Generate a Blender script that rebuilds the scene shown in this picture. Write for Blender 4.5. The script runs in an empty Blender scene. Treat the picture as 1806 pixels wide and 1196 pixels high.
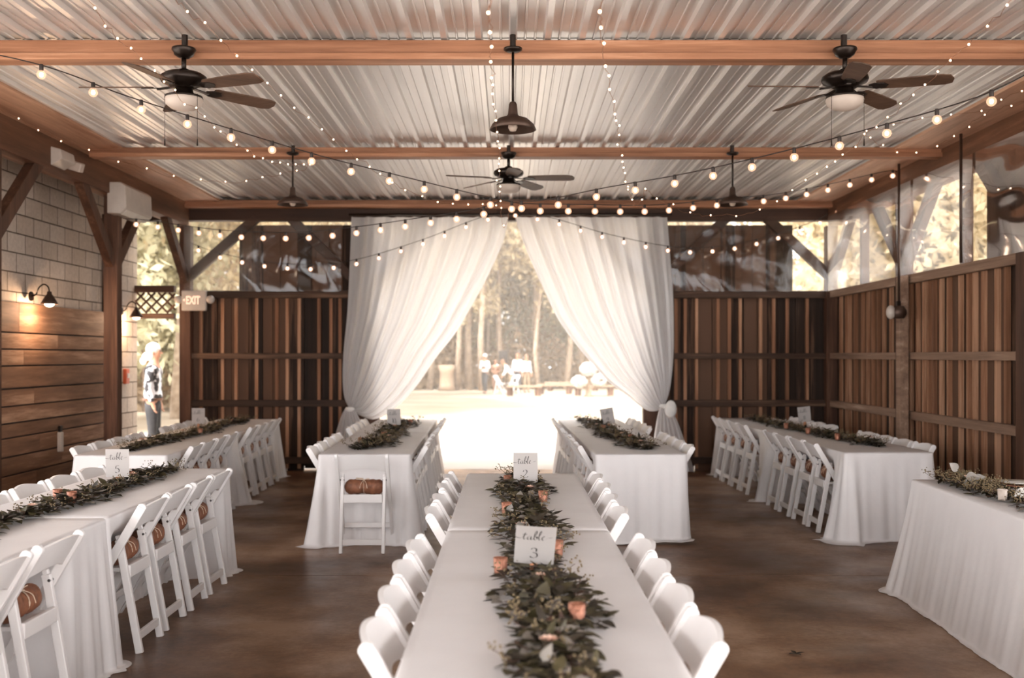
import bpy, bmesh, math, random
from mathutils import Vector, Matrix, Euler

random.seed(7)
PI = math.pi
R = math.radians
S = bpy.context.scene
COL = S.collection

# ------------------------------------------------------------------ camera, world, light, exposure
CAM_Z = 1.57
FPX = 1900.0            # focal length in pixels of the 1806 px wide frame
VX, VY = 897.0, 628.0   # vanishing point of the depth lines


def P(px, py, Y):
    """the point at depth Y seen at this place of the picture"""
    return Vector(((px - VX) * Y / FPX, Y, CAM_Z + (VY - py) * Y / FPX))


cam_d = bpy.data.cameras.new('camera')
cam = bpy.data.objects.new('camera', cam_d)
COL.objects.link(cam)
cam.location = (0, 0, CAM_Z)
cam.rotation_euler = (PI / 2, 0, 0)
cam_d.sensor_width = 36.0
cam_d.lens = FPX / 1806 * 36.0
cam_d.shift_x = (903 - VX) / 1806
cam_d.shift_y = (VY - 598) / 1806
cam_d.clip_end = 400
cam_d.dof.use_dof = True
cam_d.dof.focus_distance = 6.2
cam_d.dof.aperture_fstop = 2.2
S.camera = cam

w = bpy.data.worlds.new('world')
S.world = w
w.use_nodes = True
bg = w.node_tree.nodes['Background']
bg.inputs[0].default_value = (1.0, 0.98, 0.99, 1)
bg.inputs[1].default_value = 2.0

sd = bpy.data.lights.new('sun', 'SUN')
sd.energy = 3.4
sd.angle = R(6)
sd.color = (1.0, 0.965, 0.94)
sun = bpy.data.objects.new('sun', sd)
COL.objects.link(sun)
sun.rotation_euler = Vector((0.35, 0.42, -0.84)).to_track_quat('-Z', 'Y').to_euler()


def portal(name, loc, rot, sx, sy):
    d = bpy.data.lights.new(name, 'AREA')
    d.shape = 'RECTANGLE'
    d.size, d.size_y = sx, sy
    d.cycles.is_portal = True
    o = bpy.data.objects.new(name, d)
    COL.objects.link(o)
    o.location = loc
    o.rotation_euler = rot


S.view_settings.view_transform = 'Standard'
S.view_settings.look = 'None'
S.view_settings.gamma = 1.0
S.view_settings.use_curve_mapping = False
S.view_settings.exposure = 1.68
S.cycles.use_denoising = True
S.cycles.max_bounces = 8
S.cycles.diffuse_bounces = 5
S.cycles.transparent_max_bounces = 16
S.cycles.sample_clamp_indirect = 6
S.cycles.volume_bounces = 1
S.cycles.caustics_reflective = False
S.cycles.caustics_refractive = False


# ------------------------------------------------------------------ materials
def srgb(r, g, b):
    f = lambda c: (c / 255 / 12.92) if c / 255 <= 0.04045 else ((c / 255 + 0.055) / 1.055) ** 2.4
    return (f(r), f(g), f(b), 1)


def new_mat(name):
    m = bpy.data.materials.new(name)
    m.use_nodes = True
    nt = m.node_tree
    return m, nt, nt.nodes['Principled BSDF']


def N(nt, typ, **kw):
    n = nt.nodes.new(typ)
    for k, v in kw.items():
        setattr(n, k, v)
    return n


def coords(nt, scale=(1, 1, 1), src='Object'):
    tc = N(nt, 'ShaderNodeTexCoord')
    mp = N(nt, 'ShaderNodeMapping')
    mp.inputs['Scale'].default_value = scale
    nt.links.new(tc.outputs[src], mp.inputs['Vector'])
    return mp.outputs[0]


def ramp(nt, fac, stops):
    r = N(nt, 'ShaderNodeValToRGB')
    el = r.color_ramp.elements
    while len(el) < len(stops):
        el.new(0.5)
    for e, (p, c) in zip(el, stops):
        e.position = p
        e.color = c
    nt.links.new(fac, r.inputs[0])
    return r.outputs[0]


def noise(nt, vec, scale, detail=4, rough=0.55):
    n = N(nt, 'ShaderNodeTexNoise')
    n.inputs['Scale'].default_value = scale
    n.inputs['Detail'].default_value = detail
    n.inputs['Roughness'].default_value = rough
    nt.links.new(vec, n.inputs['Vector'])
    return n.outputs['Fac']


def bump(nt, b, h, strength=0.3, dist=0.01):
    bn = N(nt, 'ShaderNodeBump')
    bn.inputs['Strength'].default_value = strength
    bn.inputs['Distance'].default_value = dist
    nt.links.new(h, bn.inputs['Height'])
    nt.links.new(bn.outputs[0], b.inputs['Normal'])


def mat(name, c, rough=0.5, metal=0.0, c2=None, nscale=8, spec=None, bmp=0.0, bscale=60, trans=0.0):
    m, nt, b = new_mat(name)
    b.inputs['Roughness'].default_value = rough
    b.inputs['Metallic'].default_value = metal
    if spec is not None:
        b.inputs['Specular IOR Level'].default_value = spec
    v = coords(nt)
    c2 = c2 or tuple(x * 0.88 for x in c[:3]) + (1,)
    col = ramp(nt, noise(nt, v, nscale), [(0.3, c2), (0.7, c)])
    nt.links.new(col, b.inputs['Base Color'])
    if bmp:
        bump(nt, b, noise(nt, v, bscale), bmp)
    if trans:
        t = N(nt, 'ShaderNodeBsdfTranslucent')
        nt.links.new(col, t.inputs[0])
        mx = N(nt, 'ShaderNodeMixShader')
        mx.inputs[0].default_value = trans
        nt.links.new(b.outputs[0], mx.inputs[1])
        nt.links.new(t.outputs[0], mx.inputs[2])
        nt.links.new(mx.outputs[0], nt.nodes['Material Output'].inputs[0])
    return m


def wood(name, dark, mid, light, axis='Z', rough=0.65, island=0.6, grain=9.0):
    """grain runs along axis; every board (island) has its own tone"""
    m, nt, b = new_mat(name)
    sc = {'X': (0.35, grain, grain), 'Y': (grain, 0.35, grain), 'Z': (grain, grain, 0.35)}[axis]
    v = coords(nt, sc)
    g = N(nt, 'ShaderNodeNewGeometry')
    add = N(nt, 'ShaderNodeVectorMath', operation='ADD')
    sc2 = N(nt, 'ShaderNodeVectorMath', operation='SCALE')
    cx = N(nt, 'ShaderNodeCombineXYZ')
    for i in range(3):
        nt.links.new(g.outputs['Random Per Island'], cx.inputs[i])
    nt.links.new(cx.outputs[0], sc2.inputs[0])
    sc2.inputs['Scale'].default_value = 37.0
    nt.links.new(v, add.inputs[0])
    nt.links.new(sc2.outputs[0], add.inputs[1])
    n1 = noise(nt, add.outputs[0], 1.0, 6, 0.62)
    n2 = noise(nt, add.outputs[0], 4.5, 5, 0.7)
    mx = N(nt, 'ShaderNodeMath', operation='MULTIPLY_ADD')
    nt.links.new(n2, mx.inputs[0])
    mx.inputs[1].default_value = 0.45
    nt.links.new(n1, mx.inputs[2])
    isl = N(nt, 'ShaderNodeMath', operation='MULTIPLY_ADD')
    nt.links.new(g.outputs['Random Per Island'], isl.inputs[0])
    isl.inputs[1].default_value = island * 0.5
    nt.links.new(mx.outputs[0], isl.inputs[2])
    col = ramp(nt, isl.outputs[0], [(0.5, dark), (0.8 + island * 0.12, mid), (1.08 + island * 0.2, light)])
    nt.links.new(col, b.inputs['Base Color'])
    b.inputs['Roughness'].default_value = rough
    b.inputs['Specular IOR Level'].default_value = 0.3
    bump(nt, b, n2, 0.35, 0.006)
    return m


def emis(name, c, strength, sample=False):
    m = bpy.data.materials.new(name)
    m.use_nodes = True
    nt = m.node_tree
    nt.nodes.remove(nt.nodes['Principled BSDF'])
    e = N(nt, 'ShaderNodeEmission')
    e.inputs[0].default_value = c
    e.inputs[1].default_value = strength
    nt.links.new(e.outputs[0], nt.nodes['Material Output'].inputs[0])
    if not sample:
        m.cycles.emission_sampling = 'NONE'
    return m


M = {}
M['beam'] = wood('beam_wood', srgb(112, 72, 50), srgb(172, 122, 92), srgb(206, 158, 126), 'X', 0.5, 0.2, 7)
M['plate'] = wood('plate_wood', srgb(168, 122, 94), srgb(220, 176, 146), srgb(240, 206, 180), 'Y', 0.5, 0.15, 5)
M['timber'] = wood('timber_wood', srgb(46, 30, 22), srgb(86, 58, 43), srgb(122, 88, 68), 'Z', 0.6, 0.3, 6)
M['timber_y'] = wood('timber_wood_long', srgb(62, 40, 28), srgb(112, 76, 55), srgb(150, 108, 82), 'Y', 0.6, 0.3, 5)
M['timber_x'] = wood('timber_wood_cross', srgb(36, 24, 18), srgb(66, 44, 33), srgb(96, 68, 52), 'X', 0.6, 0.3, 5)
M['board'] = wood('board_wood', srgb(22, 16, 12), srgb(52, 37, 28), srgb(98, 72, 56), 'Z', 0.75, 0.9, 9)
M['batten'] = wood('batten_wood', srgb(96, 64, 46), srgb(152, 108, 80), srgb(190, 148, 118), 'Z', 0.7, 0.4, 12)
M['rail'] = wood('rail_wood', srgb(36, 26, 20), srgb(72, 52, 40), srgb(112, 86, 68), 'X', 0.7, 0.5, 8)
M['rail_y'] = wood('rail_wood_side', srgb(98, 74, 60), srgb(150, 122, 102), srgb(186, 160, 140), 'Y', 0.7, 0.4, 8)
M['siding'] = wood('siding_wood', srgb(78, 56, 42), srgb(140, 104, 80), srgb(190, 152, 124), 'Y', 0.7, 0.35, 4)
M['trunk'] = mat('bark', srgb(150, 128, 108), 0.9, c2=srgb(96, 78, 64), nscale=5)
M['trunk2'] = mat('pale_bark', srgb(190, 172, 152), 0.9, c2=srgb(140, 120, 100), nscale=5)
M['chair'] = mat('chair_white', srgb(234, 231, 229), 0.42, nscale=3, c2=srgb(227, 223, 221))
M['cloth'] = mat('white_linen', srgb(238, 235, 234), 0.5, nscale=3, c2=srgb(231, 227, 226), trans=0.12, bmp=0.10, bscale=22, spec=0.55)
M['table'] = mat('table_plastic', srgb(200, 196, 190), 0.5)
M['tleg'] = mat('table_leg_steel', srgb(110, 108, 106), 0.4, 0.8)
M['black'] = mat('oiled_bronze', srgb(44, 34, 28), 0.35, 0.6, c2=srgb(30, 22, 18))
M['bronze'] = mat('shade_bronze', srgb(84, 66, 56), 0.45, 0.5, c2=srgb(64, 48, 40))
M['blade'] = wood('blade_wood', srgb(56, 40, 30), srgb(88, 66, 52), srgb(112, 88, 72), 'X', 0.5, 0.1, 8)
M['cable'] = mat('black_cable', srgb(40, 30, 26), 0.6)
M['copperwire'] = mat('copper_wire', srgb(180, 130, 100), 0.4, 0.8)
M['copper'] = mat('hammered_copper', srgb(178, 126, 104), 0.32, 0.6, c2=srgb(138, 88, 68), nscale=60, bmp=0.5, bscale=120)
M['wax'] = mat('candle_wax', srgb(245, 236, 220), 0.5)
M['velvet'] = mat('copper_velvet', srgb(146, 96, 70), 0.55, c2=srgb(98, 60, 42), nscale=22, spec=0.4)
M['twine'] = mat('twine', srgb(224, 200, 176), 0.8)
M['tag'] = mat('paper_tag', srgb(222, 202, 184), 0.8)
M['card'] = mat('card_paper', srgb(202, 196, 192), 0.6, nscale=2, trans=0.25)
M['ink'] = mat('black_ink', srgb(48, 42, 38), 0.6)
M['plastic'] = mat('white_plastic', srgb(200, 190, 180), 0.4)
M['leaf_dark'] = mat('leaf_dark', srgb(58, 50, 37), 0.55, c2=srgb(36, 29, 22), nscale=9, trans=0.15)
M['leaf_green'] = mat('leaf_green', srgb(84, 76, 50), 0.5, c2=srgb(56, 50, 32), nscale=9, trans=0.2)
M['leaf_grey'] = mat('leaf_silver', srgb(150, 142, 134), 0.5, c2=srgb(108, 102, 92), nscale=9, trans=0.15)
M['leaf_brown'] = mat('leaf_brown', srgb(92, 66, 52), 0.6, c2=srgb(62, 42, 32), nscale=9, trans=0.15)
M['seed'] = mat('seed_clusters', srgb(128, 112, 80), 0.7, c2=srgb(88, 70, 48), nscale=30)
M['petal'] = mat('blush_petals', srgb(236, 206, 188), 0.7, c2=srgb(222, 180, 158), nscale=30, trans=0.2)
M['whiteflower'] = mat('white_petals', srgb(236, 232, 224), 0.7, trans=0.2)
M['bulbcore'] = emis('bulb_core', (1, 0.82, 0.62, 1), 5.0)
M['led'] = emis('fairy_led', (1, 0.62, 0.38, 1), 3.6)
M['sconcebulb'] = emis('sconce_bulb', (1, 0.78, 0.55, 1), 5.0)
M['exitglow'] = emis('exit_letters', (1, 0.56, 0.38, 1), 0.55)
M['frost'] = mat('frosted_glass', srgb(226, 212, 200), 0.4, trans=0.3)
M['clearbulb'] = mat('clear_bulb', srgb(222, 206, 192), 0.1, 0.0, trans=0.4)
M['orange'] = mat('red_alarm', srgb(196, 92, 56), 0.5)
M['skin'] = mat('skin', srgb(190, 140, 112), 0.6)
M['whitehair'] = mat('white_hair', srgb(238, 234, 228), 0.8)
M['brownhair'] = mat('brown_hair', srgb(128, 94, 70), 0.8)
M['whiteshirt'] = mat('white_shirt', srgb(240, 238, 234), 0.8)
M['vest'] = mat('grey_vest', srgb(78, 76, 78), 0.8)
M['greytrouser'] = mat('grey_trousers', srgb(76, 76, 80), 0.85)
M['jeans'] = mat('dark_jeans', srgb(62, 60, 60), 0.85, c2=srgb(38, 37, 38), nscale=6)
M['khaki'] = mat('khaki_trousers', srgb(170, 148, 122), 0.85)
M['rust'] = mat('rust_shirt', srgb(136, 98, 76), 0.85)
M['shoe'] = mat('dark_shoe', srgb(52, 44, 40), 0.6)
M['brownbelt'] = mat('brown_leather', srgb(104, 66, 44), 0.5)
M['eye'] = mat('eye', srgb(40, 30, 26), 0.3)
M['stone'] = mat('pale_stump', srgb(160, 138, 116), 0.9)


def patterned():
    m, nt, b = new_mat('floral_shirt')
    v = coords(nt)
    vo = N(nt, 'ShaderNodeTexNoise')
    vo.inputs['Scale'].default_value = 11
    vo.inputs['Detail'].default_value = 1
    nt.links.new(v, vo.inputs['Vector'])
    c = ramp(nt, vo.outputs['Fac'], [(0.46, srgb(58, 56, 58)), (0.54, srgb(226, 226, 230))])
    nt.links.new(c, b.inputs['Base Color'])
    b.inputs['Roughness'].default_value = 0.8
    return m


M['floral'] = patterned()


def metal_roof():
    m, nt, b = new_mat('galvanised_sheet')
    v = coords(nt, (2.2, 0.25, 1))
    c = ramp(nt, noise(nt, v, 1.6, 4), [(0.3, srgb(232, 230, 228)), (0.7, srgb(244, 242, 240))])
    nt.links.new(c, b.inputs['Base Color'])
    b.inputs['Metallic'].default_value = 0.6
    b.inputs['Roughness'].default_value = 0.36
    return m


M['roof'] = metal_roof()


def concrete():
    m, nt, b = new_mat('stained_concrete')
    v = coords(nt)
    a = noise(nt, v, 0.9, 6, 0.6)
    f = noise(nt, v, 26, 5, 0.75)
    ad = N(nt, 'ShaderNodeMath', operation='MULTIPLY_ADD')
    nt.links.new(f, ad.inputs[0])
    ad.inputs[1].default_value = 0.22
    nt.links.new(a, ad.inputs[2])
    c = ramp(nt, ad.outputs[0], [(0.48, srgb(80, 54, 37)), (0.60, srgb(116, 86, 63)), (0.72, srgb(154, 125, 102))])
    nt.links.new(c, b.inputs['Base Color'])
    r = ramp(nt, noise(nt, v, 1.7, 5), [(0.35, (0.30, 0.30, 0.30, 1)), (0.7, (0.58, 0.58, 0.58, 1))])
    nt.links.new(r, b.inputs['Roughness'])
    b.inputs['Specular IOR Level'].default_value = 0.4
    bump(nt, b, f, 0.12, 0.004)
    return m


M['concrete'] = concrete()


def blocks():
    m, nt, b = new_mat('split_face_block')
    tc = N(nt, 'ShaderNodeTexCoord')
    sp = N(nt, 'ShaderNodeSeparateXYZ')
    cb = N(nt, 'ShaderNodeCombineXYZ')
    nt.links.new(tc.outputs['Object'], sp.inputs[0])
    nt.links.new(sp.outputs['Y'], cb.inputs['X'])
    nt.links.new(sp.outputs['Z'], cb.inputs['Y'])
    br = N(nt, 'ShaderNodeTexBrick')
    br.inputs['Scale'].default_value = 1.0
    br.inputs['Brick Width'].default_value = 0.406
    br.inputs['Row Height'].default_value = 0.203
    br.inputs['Mortar Size'].default_value = 0.008
    br.inputs['Mortar Smooth'].default_value = 0.3
    br.inputs['Color1'].default_value = srgb(214, 200, 186)
    br.inputs['Color2'].default_value = srgb(200, 184, 168)
    br.inputs['Mortar'].default_value = srgb(104, 90, 78)
    nt.links.new(cb.outputs[0], br.inputs['Vector'])
    v = coords(nt)
    n = noise(nt, v, 22, 5, 0.7)
    mx = N(nt, 'ShaderNodeMix', data_type='RGBA', blend_type='MULTIPLY')
    mx.inputs[0].default_value = 0.6
    nt.links.new(br.outputs['Color'], mx.inputs[6])
    nt.links.new(ramp(nt, n, [(0.3, (0.66, 0.64, 0.62, 1)), (0.7, (1, 1, 1, 1))]), mx.inputs[7])
    nt.links.new(mx.outputs[2], b.inputs['Base Color'])
    b.inputs['Roughness'].default_value = 0.95
    h = N(nt, 'ShaderNodeMath', operation='MULTIPLY_ADD')
    nt.links.new(br.outputs['Fac'], h.inputs[0])
    h.inputs[1].default_value = -1.0
    nt.links.new(n, h.inputs[2])
    bump(nt, b, h.outputs[0], 0.8, 0.015)
    return m


M['block'] = blocks()


def ground_mat(name, a, b_, sc):
    return mat(name, a, 0.95, c2=b_, nscale=sc, spec=0.1)


M['grass'] = ground_mat('dry_lawn', srgb(164, 152, 136), srgb(144, 130, 112), 0.35)
M['apron'] = ground_mat('pale_gravel', srgb(172, 166, 158), srgb(160, 153, 144), 0.8)


M['gravel'] = ground_mat('pale_bounce_ground', srgb(228, 222, 214), srgb(214, 206, 196), 0.8)  # unseen ground, made extra pale to bounce sunlight up to the roof


def foliage(name, a, b_):
    return mat(name, a, 0.8, c2=b_, nscale=0.6, trans=0.45, spec=0.1)


M['fol_olive'] = foliage('foliage_olive', srgb(212, 196, 162), srgb(172, 156, 124))
M['fol_pale'] = foliage('foliage_pale', srgb(228, 214, 182), srgb(200, 184, 150))
M['fol_green'] = foliage('foliage_green', srgb(208, 202, 172), srgb(172, 166, 136))
M['fol_under'] = foliage('undergrowth', srgb(190, 168, 140), srgb(150, 128, 104))


def sheer():
    m, nt, b = new_mat('sheer_fabric')
    b.inputs['Base Color'].default_value = srgb(236, 234, 234)
    b.inputs['Roughness'].default_value = 0.9
    b.inputs['Specular IOR Level'].default_value = 0.1
    t = N(nt, 'ShaderNodeBsdfTranslucent')
    t.inputs[0].default_value = srgb(236, 234, 234)
    tr = N(nt, 'ShaderNodeBsdfTransparent')
    m1 = N(nt, 'ShaderNodeMixShader')
    m1.inputs[0].default_value = 0.55
    m2 = N(nt, 'ShaderNodeMixShader')
    m2.inputs[0].default_value = 0.06
    nt.links.new(b.outputs[0], m1.inputs[1])
    nt.links.new(t.outputs[0], m1.inputs[2])
    nt.links.new(m1.outputs[0], m2.inputs[1])
    nt.links.new(tr.outputs[0], m2.inputs[2])
    nt.links.new(m2.outputs[0], nt.nodes['Material Output'].inputs[0])
    return m


M['sheer'] = sheer()


def vinyl():
    m, nt, b = new_mat('clear_vinyl')
    nt.nodes.remove(b)
    tr = N(nt, 'ShaderNodeBsdfTransparent')
    tr.inputs[0].default_value = (0.96, 0.94, 0.91, 1)
    gl = N(nt, 'ShaderNodeBsdfGlossy')
    gl.inputs['Roughness'].default_value = 0.05
    gl.inputs[0].default_value = (1, 1, 1, 1)
    fr = N(nt, 'ShaderNodeFresnel')
    fr.inputs[0].default_value = 1.5
    mu = N(nt, 'ShaderNodeMath', operation='MULTIPLY_ADD')
    mu.inputs[1].default_value = 0.5
    mu.inputs[2].default_value = 0.02
    nt.links.new(fr.outputs[0], mu.inputs[0])
    m1 = N(nt, 'ShaderNodeMixShader')
    nt.links.new(mu.outputs[0], m1.inputs[0])
    nt.links.new(tr.outputs[0], m1.inputs[1])
    nt.links.new(gl.outputs[0], m1.inputs[2])
    df = N(nt, 'ShaderNodeBsdfTranslucent')
    df.inputs[0].default_value = (0.9, 0.87, 0.83, 1)
    m2 = N(nt, 'ShaderNodeMixShader')
    m2.inputs[0].default_value = 0.12
    nt.links.new(m1.outputs[0], m2.inputs[1])
    nt.links.new(df.outputs[0], m2.inputs[2])
    nt.links.new(m2.outputs[0], nt.nodes['Material Output'].inputs[0])
    return m


M['vinyl'] = vinyl()


def bulb_glass():
    m = bpy.data.materials.new('bulb_glass')
    m.use_nodes = True
    nt = m.node_tree
    nt.nodes.remove(nt.nodes['Principled BSDF'])
    tr = N(nt, 'ShaderNodeBsdfTransparent')
    e = N(nt, 'ShaderNodeEmission')
    e.inputs[0].default_value = (1, 0.52, 0.32, 1)
    e.inputs[1].default_value = 0.62
    mx = N(nt, 'ShaderNodeMixShader')
    mx.inputs[0].default_value = 0.45
    nt.links.new(tr.outputs[0], mx.inputs[1])
    nt.links.new(e.outputs[0], mx.inputs[2])
    nt.links.new(mx.outputs[0], nt.nodes['Material Output'].inputs[0])
    m.cycles.emission_sampling = 'NONE'
    return m


M['bulbglass'] = bulb_glass()


# ------------------------------------------------------------------ mesh helpers
class MB:
    def __init__(s):
        s.v, s.f = [], []

    def add(s, vs, fs):
        n = len(s.v)
        s.v += [tuple(x) for x in vs]
        s.f += [tuple(i + n for i in f) for f in fs]
        return s

    def box(s, c, size, rot=None):
        hx, hy, hz = size[0] / 2, size[1] / 2, size[2] / 2
        vs = [Vector((x * hx, y * hy, z * hz)) for x in (-1, 1) for y in (-1, 1) for z in (-1, 1)]
        if rot is not None:
            q = rot if isinstance(rot, Matrix) else Euler(rot).to_matrix()
            vs = [q @ v for v in vs]
        vs = [v + Vector(c) for v in vs]
        return s.add(vs, [(0, 1, 3, 2), (4, 6, 7, 5), (0, 4, 5, 1), (2, 3, 7, 6), (0, 2, 6, 4), (1, 5, 7, 3)])

    def bb(s, x0, x1, y0, y1, z0, z1):
        return s.box(((x0 + x1) / 2, (y0 + y1) / 2, (z0 + z1) / 2), (abs(x1 - x0), abs(y1 - y0), abs(z1 - z0)))

    def bar(s, a, b, wx, wy, side=(1, 0, 0)):
        """rectangular bar from a to b; wx measured along side"""
        a, b = Vector(a), Vector(b)
        d = (b - a).normalized()
        sx = Vector(side)
        sx = (sx - d * sx.dot(d)).normalized()
        sy = d.cross(sx)
        q = Matrix((sx, sy, d)).transposed()
        return s.box((a + b) / 2, (wx, wy, (b - a).length), q)

    def tube(s, pts, r, n=8, cap=True):
        pts = [Vector(p) for p in pts]
        rs = r if isinstance(r, (list, tuple)) else [r] * len(pts)
        vs, fs = [], []
        up = Vector((0, 0, 1))
        for i, p in enumerate(pts):
            d = (pts[min(i + 1, len(pts) - 1)] - pts[max(i - 1, 0)])
            d = d.normalized() if d.length else Vector((0, 0, 1))
            a = up if abs(d.dot(up)) < 0.95 else Vector((1, 0, 0))
            x = d.cross(a).normalized()
            y = d.cross(x)
            for k in range(n):
                t = 2 * PI * k / n
                vs.append(p + x * math.cos(t) * rs[i] + y * math.sin(t) * rs[i])
        for i in range(len(pts) - 1):
            for k in range(n):
                k2 = (k + 1) % n
                fs.append((i * n + k, i * n + k2, (i + 1) * n + k2, (i + 1) * n + k))
        if cap:
            fs.append(tuple(range(n))[::-1])
            fs.append(tuple((len(pts) - 1) * n + k for k in range(n)))
        return s.add(vs, fs)

    def lathe(s, prof, c=(0, 0, 0), n=24, closed=False):
        vs, fs = [], []
        for r, z in prof:
            for k in range(n):
                t = 2 * PI * k / n
                vs.append((c[0] + r * math.cos(t), c[1] + r * math.sin(t), c[2] + z))
        for i in range(len(prof) - 1):
            for k in range(n):
                k2 = (k + 1) % n
                fs.append((i * n + k, i * n + k2, (i + 1) * n + k2, (i + 1) * n + k))
        if closed:
            fs.append(tuple(range(n))[::-1])
            fs.append(tuple((len(prof) - 1) * n + k for k in range(n)))
        return s.add(vs, fs)

    def ball(s, c, r, n=10, m=6, sc=(1, 1, 1)):
        vs, fs = [], []
        for i in range(m + 1):
            a = PI * i / m
            for k in range(n):
                t = 2 * PI * k / n
                vs.append((c[0] + r * sc[0] * math.sin(a) * math.cos(t), c[1] + r * sc[1] * math.sin(a) * math.sin(t), c[2] - r * sc[2] * math.cos(a)))
        for i in range(m):
            for k in range(n):
                k2 = (k + 1) % n
                fs.append((i * n + k, i * n + k2, (i + 1) * n + k2, (i + 1) * n + k))
        return s.add(vs, fs)

    def grid(s, fn, nu, nv, closed=False):
        vs = [fn(i / nu, j / nv) for j in range(nv + 1) for i in range(nu + 1)]
        W = nu + 1
        fs = [(j * W + i, j * W + i + 1, (j + 1) * W + i + 1, (j + 1) * W + i) for j in range(nv) for i in range(nu)]
        return s.add(vs, fs)

    def prism(s, poly, y0, y1, fn=None):
        """poly in x,z extruded along y"""
        n = len(poly)
        vs = [Vector((x, y0, z)) for x, z in poly] + [Vector((x, y1, z)) for x, z in poly]
        if fn:
            vs = [fn(v) for v in vs]
        fs = [tuple(range(n)), tuple(range(2 * n - 1, n - 1, -1))]
        fs += [(i, i + n, (i + 1) % n + n, (i + 1) % n) for i in range(n)]
        return s.add(vs, fs)

    def mesh(s, name, m, smooth=False, bevel=0.0, weld=False):
        me = bpy.data.meshes.new(name)
        me.from_pydata(s.v, [], s.f)
        bm = bmesh.new()
        bm.from_mesh(me)
        if weld:
            bmesh.ops.remove_doubles(bm, verts=bm.verts, dist=1e-5)
        if bevel:
            es = [e for e in bm.edges if len(e.link_faces) == 2 and e.calc_face_angle(0) > 0.5]
            bmesh.ops.bevel(bm, geom=es, offset=bevel, segments=2, affect='EDGES', profile=0.5)
        bmesh.ops.recalc_face_normals(bm, faces=bm.faces)
        bm.to_mesh(me)
        bm.free()
        if smooth:
            me.polygons.foreach_set('use_smooth', [True] * len(me.polygons))
        me.materials.append(m)
        return me

    def build(s, name, m, parent=None, smooth=False, bevel=0.0, weld=False, loc=None, rotz=0.0):
        o = bpy.data.objects.new(name, s.mesh(name, m, smooth, bevel, weld))
        COL.objects.link(o)
        if parent:
            o.parent = parent
        if loc is not None:
            o.location = loc
        if rotz:
            o.rotation_euler[2] = rotz
        return o


def tag(o, label=None, cat=None, group=None, kind=None):
    if label:
        o['label'] = label
    if cat:
        o['category'] = cat
    if group:
        o['group'] = group
    if kind:
        o['kind'] = kind
    return o


def thing(name, label, cat, loc=(0, 0, 0), rotz=0, group=None):
    o = bpy.data.objects.new(name, None)
    o.empty_display_size = 0.1
    COL.objects.link(o)
    o.location = loc
    o.rotation_euler = (0, 0, rotz)
    return tag(o, label, cat, group)


def struct(o, label=None):
    o['kind'] = 'structure'
    if label:
        o['label'] = label
    return o


def dup(root, loc=None, rotz=None, label=None, group=None):
    r = root.copy()
    COL.objects.link(r)
    if loc is not None:
        r.location = loc
    if rotz is not None:
        r.rotation_euler = (0, 0, rotz)
    if label:
        r['label'] = label
    if group:
        r['group'] = group
    for ch in list(root.children):
        c = ch.copy()
        COL.objects.link(c)
        c.parent = r
        for g in ch.children:
            d = g.copy()
            COL.objects.link(d)
            d.parent = c
    return r


def catmull(pts, k=6):
    pts = [Vector(p) for p in pts]
    out = []
    for i in range(len(pts) - 1):
        p0 = pts[max(i - 1, 0)]
        p1, p2 = pts[i], pts[i + 1]
        p3 = pts[min(i + 2, len(pts) - 1)]
        for j in range(k):
            t = j / k
            out.append(0.5 * ((2 * p1) + (p2 - p0) * t + (2 * p0 - 5 * p1 + 4 * p2 - p3) * t * t + (3 * p1 - p0 - 3 * p2 + p3) * t ** 3))
    out.append(pts[-1])
    return out


def sstep(a, b, x):
    if a == b:
        return 0.0 if x < a else 1.0
    t = max(0.0, min(1.0, (x - a) / (b - a)))
    return t * t * (3 - 2 * t)


ORD = ['first', 'second', 'third', 'fourth', 'fifth', 'sixth', 'seventh', 'eighth', 'ninth', 'tenth']

# ------------------------------------------------------------------ the building
ROOF = 3.66
Y0, YB = -3.0, 14.75      # open front behind the camera, back wall
XL, XR = -5.10, 4.42

# floor in three pours with control joints between
for i, (a, b) in enumerate([(Y0 - 1, 7.70), (7.712, 14.95)]):
    struct(MB().bb(XL - 0.3, XR + 0.1, a, b, -0.15, 0.0).build('floor', M['concrete']), 'stained brown concrete slab')
struct(MB().bb(XL - 0.3, XR + 0.1, 7.69, 7.72, -0.15, -0.006).build('floor', M['cable']), 'dark control joint in the slab')
struct(MB().bb(-14, 14, 14.95, 21.8, -0.16, -0.012).build('ground_apron', M['apron']), 'pale gravel apron outside the barn')
g = MB()
g.grid(lambda u, v: (-110 + 220 * u, 21.8 + 120 * v, -0.03 + 0.05 * math.sin(u * 31) * math.sin(v * 17)), 40, 30)
struct(g.build('ground_lawn', M['grass'], smooth=True), 'sunlit dry lawn behind the barn')
struct(MB().bb(XR + 0.1, 110, -30, 21.8, -0.2, -0.03).build('ground_side', M['gravel']))  # out of view; its pale colour is there to reflect light inside
struct(MB().bb(-110, XL - 0.3, -30, 21.8, -0.2, -0.03).build('ground_side', M['gravel']))
struct(MB().bb(XL - 0.3, XR + 0.1, -40, Y0 - 1, -0.2, -0.03).build('ground_front', M['gravel']))

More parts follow.
